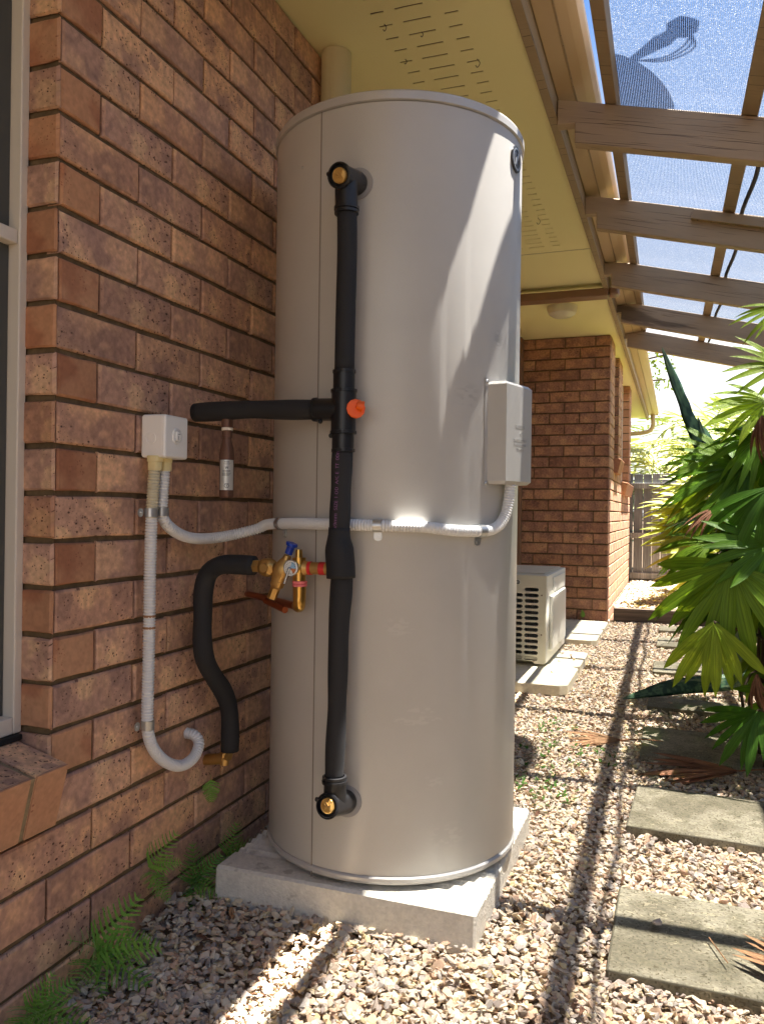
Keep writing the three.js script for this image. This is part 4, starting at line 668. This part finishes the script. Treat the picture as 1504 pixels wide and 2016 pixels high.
const basisQ = (d, nrm) => { const x = d.clone().normalize(), z = nrm.clone().addScaledVector(x, -nrm.dot(x)).normalize(), y = z.clone().cross(x); return new THREE.Quaternion().setFromRotationMatrix(new THREE.Matrix4().makeBasis(x, y, z)); };
const fans = [0, 1, 2].map(() => fan(11, 2.6, 0.3, 0.04, 0.5)), fansNarrow = [0, 1, 2].map(() => fan(8, 1.9, 0.3, 0.031, 0.55, pointed)), fansDroop = [0, 1].map(() => fan(8, 1.6, 0.3, 0.037, 0.85));
function leafOn(plant, geo, hub, tip, face, mat, name = 'leaf', label) {
  const h = V(...hub), d = V(...tip).sub(h), m = part(name, geo, mat, plant, label); m.position.copy(h.sub(plant.position)); m.scale.setScalar(d.length() / 0.29); m.quaternion.copy(basisQ(d, face)); return m;
}
const fanDead = fan(5, 0.7, 0.3, 0.03, 1.0, pointed);
const CAM = V(0.9, 1.6, 0.2);
{
  const p = thing('lady_palm', [1.42, -0.04, -3.15], 'dark green lady palm with broad fan leaves at the right edge', 'palm');
  const stemTo = (h, i) => { const b = V(1.42 + rr(-0.1, 0.22), -0.05, -3.15 + rr(-0.3, 0.25)); part('stem', tube([b, V(b.x, lerp(b.y, h.y, 0.7), b.z), h], 0.006, 7, 0.08).translate(-1.42, 0.04, 3.15), M.cane, p); };
  const main = [ // hub, tip, geometry, material
    [[1.211, 0.682, -2.75], [1.116, 0.386, -2.66], fans[0], M.leaf[1]], [[1.16, 0.505, -2.7], [1.152, 0.27, -2.64], fansDroop[0], M.leaf[3]], [[1.296, 0.22, -2.8], [1.216, 0.06, -2.7], fans[1], M.leaf[2]],
    [[1.156, 0.746, -2.9], [0.973, 0.714, -2.85], fansDroop[1], M.leaf[1]], [[1.329, 1.225, -3.0], [1.143, 1.175, -2.9], fans[2], M.leaf[3]], [[1.227, 1.035, -3.1], [1.015, 1.086, -3.0], fansNarrow[0], M.leaf[1]],
    [[1.269, 1.002, -3.0], [1.035, 0.885, -2.85], fansNarrow[1], M.leaf[0]], [[1.321, 0.927, -2.8], [1.185, 0.74, -2.7], fansDroop[0], M.leaf[2]], [[1.323, 0.743, -2.8], [1.118, 0.8, -2.75], fans[0], M.leaf[0]],
    [[1.371, 1.539, -3.0], [1.228, 1.478, -2.95], fansNarrow[2], M.leaf[3]], [[1.385, 1.36, -3.1], [1.21, 1.4, -3.0], fansNarrow[0], M.leaf[3]], 
    [[1.3, 1.1, -2.95], [1.12, 1.0, -2.9], fansNarrow[1], M.leaf[0]], [[1.4, 0.62, -2.95], [1.24, 0.5, -2.9], fans[1], M.leaf[2]],
  ];
  main.forEach(([h, t, g, m], i) => { const d = V(...t).sub(V(...h)), face = CAM.clone().sub(V(...h)).normalize().add(V(0, 0.55, 0)); leafOn(p, g, h, t, face, m); stemTo(V(...h), i); });
  for (let i = 0; i < 40; i++) {
    const h = V(rr(1.3, 1.95), rr(0.25, 1.6), rr(-3.8, -2.85)), d = V(-rr(0.2, 1), rr(-0.9, 0.35), rr(-0.6, 0.6)).normalize().multiplyScalar(rr(0.2, 0.33));
    if (h.y > 1.15 && h.x < 1.52) continue;
    leafOn(p, pick([...fans, ...fansDroop, ...fansNarrow]), h.toArray(), h.clone().add(d).toArray(), V(rr(-0.3, 0.2), 1, rr(0.2, 1)), pick(M.leaf)); if (i % 2) stemTo(h, i);
  }
  for (let i = 0; i < 26; i++) { const h = V(rr(1.18, 1.5), rr(0.55, 1.5), rr(-3.65, -3.0)), d = V(-rr(0.1, 0.9), rr(-0.7, 0.2), rr(-0.7, 0.5)).normalize().multiplyScalar(rr(0.24, 0.34)); if (h.x + d.x < 0.98 || (h.y > 1.1 && h.x + d.x < 1.16)) continue; leafOn(p, pick([...fans, ...fansDroop]), h.toArray(), h.clone().add(d).toArray(), V(rr(-0.2, 0.2), 1, rr(-0.1, 0.6)), pick(M.leaf)); }
  for (const [x, y, z] of [[1.3, 1.02, -3.92], [1.22, 0.92, -4.02], [1.38, 1.08, -4.0], [1.26, 1.12, -3.86], [1.44, 0.98, -3.95], [1.2, 0.84, -3.9]]) leafOn(p, pick(fans), [x, y, z], [x - rr(0.22, 0.28), y + rr(-0.1, 0.02), z + rr(-0.08, 0.08)], V(rr(-0.2, 0.2), 1, rr(0.1, 0.4)), pick(M.leaf));
  for (let i = 0; i < 9; i++) { const b = V(1.38 + rr(0, 0.35), -0.05, -3.3 + rr(-0.4, 0.5)); part('cane', tube([b, b.clone().add(V(rr(-0.04, 0.04), 0.8, rr(-0.04, 0.04))), b.clone().add(V(rr(-0.08, 0.08), 1.6, rr(-0.08, 0.08)))], 0.011, 8, 0.12).translate(-1.42, 0.04, 3.15), M.cane, p); }
  for (const [h, t] of [[[1.3, 1.16, -2.85], [1.27, 1.02, -2.82]], [[1.17, 0.86, -2.86], [1.07, 0.82, -2.8]], [[1.29, 0.34, -2.78], [1.285, 0.2, -2.76]]])
    leafOn(p, fanDead, h, t, V(-0.5, 0.5, 0.7), pick(M.dead), 'dead_leaf', 'withered brown leaf');
}
{
  const p = thing('lady_palm', [1.45, 0.1, -7.2], 'lady palm with full sun painted into its yellow green leaves, in front of the fence', 'palm');
  const L0 = [[[1.309, 0.879, -7.1], [0.836, 1.124, -7]], [[1.195, 0.732, -7.1], [0.768, 0.809, -7]], [[1.217, 0.545, -7.1], [0.811, 0.579, -7]], [[1.268, 1.066, -7.1], [0.875, 1.208, -7]], [[1.114, 0.898, -7.1], [0.798, 0.998, -7]], [[1.078, 0.687, -7.1], [0.781, 0.725, -7]], [[1.316, 0.361, -7.1], [0.864, 0.475, -7]], [[1.382, 1.149, -7.1], [1.03, 1.352, -7]], [[1.389, 0.57, -7.1], [0.958, 0.854, -7]], [[1.25, 0.8, -7.3], [0.84, 0.9, -7.2]], [[1.2, 0.6, -7.4], [0.85, 0.66, -7.3]], [[1.3, 0.98, -7.4], [0.9, 1.02, -7.3]]];
  for (const [h, t] of L0) leafOn(p, pick(fansNarrow), h, t, V(rr(-0.3, 0.3), 1, rr(0.2, 0.9)), pick(M.leafSunYellow));
  for (let i = 0; i < 40; i++) { const h = V(rr(1.15, 2.3), rr(0.35, 1.7), rr(-8.2, -6.95)), d = V(-rr(0.2, 1), rr(-0.5, 0.6), rr(-0.6, 0.6)).normalize().multiplyScalar(rr(0.3, 0.46)); leafOn(p, pick(fansNarrow), h.toArray(), h.clone().add(d).toArray(), V(rr(-0.3, 0.3), 1, rr(0, 0.8)), pick(M.leafSunYellow)); }
  for (let i = 0; i < 8; i++) { const b = V(1.45 + rr(-0.15, 0.5), 0.1, -7.4 + rr(-0.5, 0.4)); part('cane', tube([b, b.clone().add(V(rr(-0.04, 0.04), 0.7, 0)), b.clone().add(V(rr(-0.15, 0.1), 1.35, rr(-0.1, 0.1)))], 0.01, 8, 0.12).translate(-1.45, -0.1, 7.2), M.cane, p); }
}
// agave-like blades: one tall and scarred, one short and brown, one lying over the pavers
{
  const blade = (pts, W, up, notch) => { const curve = new THREE.CatmullRomCurve3(pts.map((q) => V(...q))), n = 34, pos = [], uv = [], idx = [];
    for (let i = 0; i <= n; i++) { const s = i / n, c = curve.getPointAt(s), tg = curve.getTangentAt(s), sd = tg.clone().cross(up).normalize(), nn = sd.clone().cross(tg).normalize(); const w0 = W * (0.75 + 0.25 * Math.sin(Math.PI * Math.min(1, s * 1.2))) * (s > 0.7 ? Math.pow((1 - s) / 0.3, 0.62) : 1) / 2 + 0.001;
      for (const [k, th] of [[-1, 0], [-0.5, -0.1], [0, -0.16], [0.5, -0.1], [1, 0], [0.5, 0.05], [0, 0.03], [-0.5, 0.05]]) { const w = w0 * (1 - (notch && Math.abs(k) === 1 ? 0.4 * (hash(i >> 1, k + 3, 5) > 0.55 ? hash(i >> 1, k + 9, 8) : 0) : 0)); const q = c.clone().addScaledVector(sd, k * w).addScaledVector(nn, th * w0 * 1.3); pos.push(q.x, q.y, q.z); uv.push(0.5 + k / 2, s); } }
    for (let i = 0; i < n; i++) for (let k = 0; k < 8; k++) { const a = i * 8 + k, b = i * 8 + (k + 1) % 8; idx.push(a, b, a + 8, b, b + 8, a + 8); }
    const g = new THREE.BufferGeometry(); g.setAttribute('position', new THREE.Float32BufferAttribute(pos, 3)); g.setAttribute('uv', new THREE.Float32BufferAttribute(uv, 2)); g.setIndex(idx); g.computeVertexNormals(); return g.translate(-1.36, 0, 4.15); };
  const p = thing('agave', [1.36, 0, -4.15], 'blue green agave whose tall scarred blade points up over the palm leaves', 'agave');
  part('blade', blade([[1.38, 0.0, -4.1], [1.32, 0.6, -4.17], [1.247, 0.98, -4.2], [1.07, 1.385, -4.2], [0.965, 1.665, -4.2]], 0.112, V(0.2, 0.1, 1), true), M.blade, p, 'tall upright blade with notched edges');
  part('blade', blade([[1.36, 0.0, -4.12], [1.3, 0.6, -4.13], [1.22, 1.02, -4.14], [1.133, 1.312, -4.15]], 0.085, V(0.2, 0.1, 1), false), M.blade, p, 'shorter dark blade beside the tall one');
  part('blade', blade([[1.42, 0.1, -4.05], [1.25, 0.075, -3.98], [1.05, 0.05, -3.93], [0.822, -0.015, -3.88]], 0.075, V(0, 0.35, 1), false), M.blade, p, 'dark blade lying out over the path');
}
// ferns at the foot of the brick wall
function frond(len, pairs, wid, droop) {
  const cv = new THREE.CatmullRomCurve3([V(0, 0, 0), V(len * 0.35, 0, len * 0.1), V(len * 0.7, 0, len * 0.06 - droop * len * 0.3), V(len, 0, -droop * len * 0.75)]);
  const gs = [tube(cv.getPoints(8), 0.0009, 5, 0.02)], pos = [], idx = [];
  for (let i = 0; i < pairs; i++) { const s = 0.2 + 0.8 * i / pairs, c = cv.getPointAt(s), l = wid * Math.pow(1 - (s - 0.2) / 0.82, 0.7) * (0.75 + 0.35 * Math.min(1, (s - 0.1) * 4)) * rr(0.9, 1.1) + 0.004;
    for (const k of [-1, 1]) { const a = k * rr(1.0, 1.2), d = V(Math.cos(a), Math.sin(a), rr(-0.2, 0.1)), n = V(-Math.sin(a), Math.cos(a), rr(-0.3, 0.3)), m = 10, w0 = 0.5 * len * 0.8 / pairs * (1 - 0.5 * (s - 0.2)), k0 = pos.length / 3;
      for (let j = 0; j <= m; j++) { const q = j / m, w = (j === m ? 0.0003 : w0 * (j % 2 ? 1.15 : 0.55) * (1 - 0.72 * q)), o = c.clone().addScaledVector(d, q * l).add(V(0, 0, -0.22 * l * q * q)), f = j % 2 ? 0.0016 : 0;
        for (const h of [-1, 0, 1]) pos.push(o.x + n.x * w * h + d.x * f, o.y + n.y * w * h + d.y * f, o.z + n.z * w * h - (h ? 0.1 * w : 0)); }
      for (let j = 0; j < m; j++) for (let h = 0; h < 2; h++) { const b = k0 + j * 3 + h; idx.push(b, b + 3, b + 1, b + 1, b + 3, b + 4); } } }
  const g = new THREE.BufferGeometry(); g.setAttribute('position', new THREE.Float32BufferAttribute(pos, 3)); g.setIndex(idx); g.computeVertexNormals(); gs.push(g);
  return join(gs);
}
{
  const fr = [0, 1, 2].map(() => frond(0.16, 10, 0.056, 0.45));
  const ferns = [ // base, [direction, size] of each frond
    [[0.012, -0.04, -1.09], 'bright fern clump at the wall foot nearest the bottom left corner', 0, [[0.5, 0.5, 0.5, 0.75], [0.6, -0.05, 0.7, 0.8], [0.7, 0.1, -0.1, 0.8], [0.5, 0.9, -0.1, 0.6], [0.8, 0.2, 0.3, 0.9], [0.5, 0.2, 1, 0.6], [0.4, 0.4, -0.5, 0.6]]],
    [[0.012, -0.025, -1.25], 'largest bright green fern growing from the wall foot', 0, [[0.5, 0.85, -0.35, 0.95], [0.4, 0.75, 0.5, 0.75], [0.9, 0.25, -0.5, 0.95], [1, 0.1, 0.1, 1.05], [0.8, 0.5, -0.1, 0.95], [0.5, 0.2, 0.9, 0.7], [0.7, 0, 0.5, 0.7]]],
    [[0.004, 0.06, -1.44], 'small fern sprouting from a brick joint above the others', 0, [[0.5, 0.75, 0.1, 0.7], [0.6, 0.1, 0.5, 0.6], [0.6, 0.3, -0.4, 0.55], [0.6, -0.3, 0.1, 0.5]]],
    [[0.012, -0.035, -1.585], 'dark green fern beside the left corner of the white slab', 2, [[0.3, 0.9, 0.2, 0.7], [0.6, 0.5, 0.5, 0.75], [0.8, 0.2, 0.1, 0.7], [0.4, 0.6, -0.5, 0.7], [0.6, -0.1, 0.6, 0.6], [0.5, 0.8, 0.4, 0.6]]],
    [[0.012, -0.03, -1.74], 'dark fern hidden between wall and slab', 2, [[0.6, 0.6, 0.2, 0.7], [0.7, 0.3, 0.5, 0.65], [0.7, 0.4, -0.4, 0.6], [0.4, 0.9, 0.1, 0.6]]],
  ];
  for (const [at, lab, tone, fs] of ferns) { const f = thing('fern', at, lab, 'fern');
    fs.forEach(([dx, dy, dz, sc], i) => { const m = part('frond', fr[i % 3], pick(M.fern), f); m.scale.setScalar(sc * rr(0.75, 0.95)); m.quaternion.copy(basisQ(V(dx, dy, dz), V(0.55, 0.8, 0.4))); }); }
  // small weed at the valve foot and by the end wall
  for (const [at, lab, tone, n] of [[[0.01, 0.2, -1.67], 'tiny weed growing from the wall below the brass tap', 2, 2], [[0.36, 0.02, -6.44], 'thin yellow weed standing against the end wall', 0, 3]]) { const f = thing('weed', at, lab, 'weed'); for (let i = 0; i < n; i++) { const m = part('sprig', fr[i % 3], M.fern[tone], f); m.scale.setScalar(0.4); m.quaternion.copy(basisQ(V(0.2, tone ? -1 : rr(0.6, 1.4), rr(-0.5, 0.5)), V(0.6, 0.2, 1))); } }
  const wd = []; for (let i = 0; i < 260; i++) { const a = pick([[0.6, -2.7], [0.62, -3.3], [0.56, -3.0], [0.7, -2.5], [0.52, -2.6], [0.78, -2.95]]), x = a[0] + rr(-0.08, 0.08), z = a[1] + rr(-0.12, 0.12); const g = strip(0.012, rr(0.006, 0.012), pointed, (s) => [0.02 * s, 0.008 * s], 0.2, 2); g.rotateX(-R90); g.rotateY(rr(0, 6.3)); g.translate(x, gy(z) + rr(0.005, 0.016), z); wd.push(g); }
  tag(part('ground_weeds', wd, M.leaf[2]), 'low green weeds scattered in the gravel beside the tank', 'weeds', undefined, 'stuff');
}
{
  const lt = []; for (let i = 0; i < 420; i++) { const w = rnd(), [x, z] = w < 0.12 ? [rr(0.02, 0.24), rr(-1.75, -1.4)] : w < 0.7 ? [rr(0.0, 2.2), rr(-6.4, -1.0)] : [rr(0.62, 2.2), rr(-9.2, -6.7)]; if (x > 0.08 && z < -1.57 && z > -2.2 && x < 0.69) continue;
    const g = strip(0.022, rr(0.006, 0.013), pointed, (s) => [0.03 * s, 0.006 * Math.sin(s * 3)], rr(0.1, 0.6), 3); g.rotateX(-R90 + rr(-0.5, 0.5)); g.rotateY(rr(0, 6.3)); g.translate(x, (z < -6.63 ? 0.1 : gy(z)) + rr(0.004, 0.014), z); lt.push(g); }
  tag(part('leaf_litter', lt, M.dead[2]), 'small brown leaf litter strewn over the gravel', 'leaf litter', undefined, 'stuff');
}
// fallen dead palm leaves
{
  const dl = [0, 1, 2].map(() => fan(8, 0.75, 0.3, 0.03, 0.12, pointed));
  const put = (h, t, lab, mat) => { const d = V(...t).sub(V(...h)), o = thing('fallen_leaf', h, lab, 'fallen leaf'); const m = part('leaf_fan', dl[used.fallen_leaf % 3], mat, o); m.scale.setScalar(d.length() / 0.29); m.quaternion.copy(basisQ(d, V(0, 1, 0.3))); part('stalk', tube([V(0, 0, 0), d.clone().multiplyScalar(-0.3).add(V(0, 0.01, 0)), d.clone().multiplyScalar(-0.75).add(V(0, 0.02, 0.03))], 0.0022, 6, 0.03), mat, o); };
  put([0.86, -0.015, -3.16], [0.66, -0.012, -3.14], 'small orange brown dead palm leaf lying on gravel in the sun', M.dead[1]);
  put([1.24, 0.0, -2.88], [0.94, -0.015, -2.87], 'long brown dead palm leaf lying behind the second paver', M.dead[0]);
  put([1.33, 0.012, -1.6], [1.2, 0.014, -1.76], 'dry tan dead palm leaf at the lower right corner on the nearest paver', M.dead[1]);
  const tw = thing('twig', [1.12, -0.018, -1.76], 'thin straw twig lying on the nearest paver', 'twig'); part('stalk', rod(V(0, 0, 0), V(0.03, 0.002, 0.09), 0.0018, 0.0012, 6), M.dead[1], tw);
  const br = thing('fallen_leaf', [0.16, -0.02, -1.52], 'small yellow leaf on end beside the slab corner', 'fallen leaf'); const b = strip(0.05, 0.014, pointed, (s) => [0.05 * s, 0.012 * s * s], 0.3, 5); const bm = part('leaf_blade', b, M.dead[1], br); bm.quaternion.copy(basisQ(V(0.5, -0.3, 0.9), V(0.5, 1, 0)));
}
// ---------------------------------------------------------------- fence and what grows beyond it
{
  const f = thing('fence', [0.5, 0.08, -9.42], 'weathered grey paling fence closing the end of the path', 'fence'), q = (g) => g.translate(-0.5, -0.08, 9.42);
  for (let i = 0, x = 0.4; x < 4.2; i++) { const w = rr(0.082, 0.1); part('paling', q(minmax(x, x + w, 0.09, 1.29 + rr(-0.012, 0.006), -9.43 + (i % 2) * 0.004, -9.414 + (i % 2) * 0.004, 0.002)), pick(M.fence), f); x += w + rr(0.004, 0.012); }
  for (const [a, b] of [[1.127, 1.19], [0.577, 0.637], [0.128, 0.195]]) part('rail', q(minmax(0.4, 4.2, a, b, -9.409, -9.37, 0.003)), M.fence[2], f);
}
{
  const f = thing('fence', [2.7, -0.05, -3], 'unseen grey paling fence added to cut sky light from the garden side', 'fence'), q = (g) => g.translate(-2.7, 0.05, 3);  // out of view, added to hold back sky light from the right
  for (let i = 0, z = 3; z > -9.3; i++) { const w = rr(0.085, 0.1); part('paling', q(minmax(2.7 + (i % 2) * 0.004, 2.716 + (i % 2) * 0.004, -0.06, 1.75 + rr(-0.01, 0.01), z - w, z)), pick(M.fence), f); z -= w + 0.006; }
  for (const y of [0.25, 0.85, 1.5]) part('rail', q(minmax(2.655, 2.695, y, y + 0.07, -9.3, 3)), M.fence[2], f);
}
function feather(len, nl, ll, droop) {
  const cv = new THREE.CatmullRomCurve3([V(0, 0, 0), V(len * 0.35, 0, len * 0.16), V(len * 0.72, 0, len * 0.1 - droop * len * 0.3), V(len, 0, -droop * len * 0.75)]), gs = [tube(cv.getPoints(6), 0.008, 5, len / 8)];
  for (let i = 0; i < nl; i++) { const s = 0.12 + 0.88 * i / nl, c = cv.getPointAt(s), l = ll * Math.pow(Math.sin(Math.PI * (0.22 + 0.72 * s)), 0.6) * rr(0.85, 1.1);
    for (const k of [-1, 1]) { const g = strip(l, 0.044, pointed, (q) => [l * q, -l * 0.4 * q * q], 0.3, 3); g.rotateX(rr(-0.4, 0.4)); g.rotateZ(k * (0.95 + rr(-0.12, 0.12) - 0.3 * s)); g.translate(c.x, c.y, c.z); gs.push(g); } }
  return join(gs);
}
{
  const fe = [0, 1, 2].map(() => feather(1.5, 19, 0.5, 0.6));
  const palm = (x, z, h, n, mats, lab, sc = 1, lo = -0.3, hi = 1) => { const p = thing('feather_palm', [x, 0, z], lab, 'palm');
    for (let i = 0; i < 4; i++) part('trunk', tube([V(rr(-0.15, 0.15), 0, rr(-0.15, 0.15)), V(rr(-0.1, 0.1), h * 0.6, 0), V(rr(-0.15, 0.15), h, 0)], 0.045, 8, 0.3), M.cane, p);
    for (let i = 0; i < n; i++) { const a = i * 2.4 + rr(-0.3, 0.3), m = part('frond', fe[i % 3], pick(mats), p); m.position.set(rr(-0.2, 0.2), h + rr(-0.5, 0.1), rr(-0.2, 0.2)); m.scale.setScalar(sc * rr(0.8, 1.15)); m.quaternion.copy(basisQ(V(Math.cos(a), rr(lo, hi), Math.sin(a)), V(0, 1, 0.01))); } };
  palm(0.85, -12.2, 1.45, 24, M.frond, 'yellow green feather palm in full sun just beyond the fence', 0.85, -0.1, 1.0);
  palm(1.6, -13.6, 2.0, 24, M.frond, 'feather palm beyond the fence, behind the upright agave blade', 0.95);
  palm(0.2, -12.6, 1.2, 18, M.frondBlue, 'bluish feather palm beyond the fence beside the brick wall corner', 0.7);
  palm(2.9, -12.5, 1.5, 18, M.frond, 'feather palm beyond the fence hidden behind the lady palms', 1);
  palm(-0.4, -14.2, 1.5, 16, M.frond, 'feather palm beyond the fence behind the house eave end', 0.9);
  // leafy tree whose branch tip shows under the last rafter
  const t = thing('leafy_tree', [-2.2, 0, -17], 'leafy tree with bright green branch tips beside the eave end', 'tree');
  part('trunk', tube([V(0, 0, 0), V(0.1, 2.2, 0), V(0.5, 3.6, 0.2)], 0.12, 10, 0.3), M.cane, t);
  const leaves = [], br = [];
  for (let b = 0; b < 12; b++) { const e = V(rr(0.6, 3.15), rr(3.3, 5.0), rr(-1, 1)); br.push(tube([V(0.4, 3.3, 0.1), V(e.x * 0.6, lerp(3.4, e.y, 0.6), e.z * 0.5), e], 0.018, 5, 0.3));
    for (let i = 0; i < 160; i++) { const g = strip(0.09, 0.045, pointed, (s) => [0.09 * s, -0.02 * s * s], 0.2, 2); g.rotateX(rr(-1, 1)); g.rotateY(rr(-1, 1)); g.rotateZ(rr(0, 6.3)); const q = Math.sqrt(rnd()); g.translate(lerp(0.6, e.x, q) + rr(-0.25, 0.2), lerp(3.5, e.y, q) + rr(-0.22, 0.22), e.z * q + rr(-0.25, 0.25)); leaves.push(g); } }
  part('branch', br, M.cane, t); part('crown', leaves, M.leaf[3], t).userData.kind = 'stuff';
}
renderer.render(scene, camera);
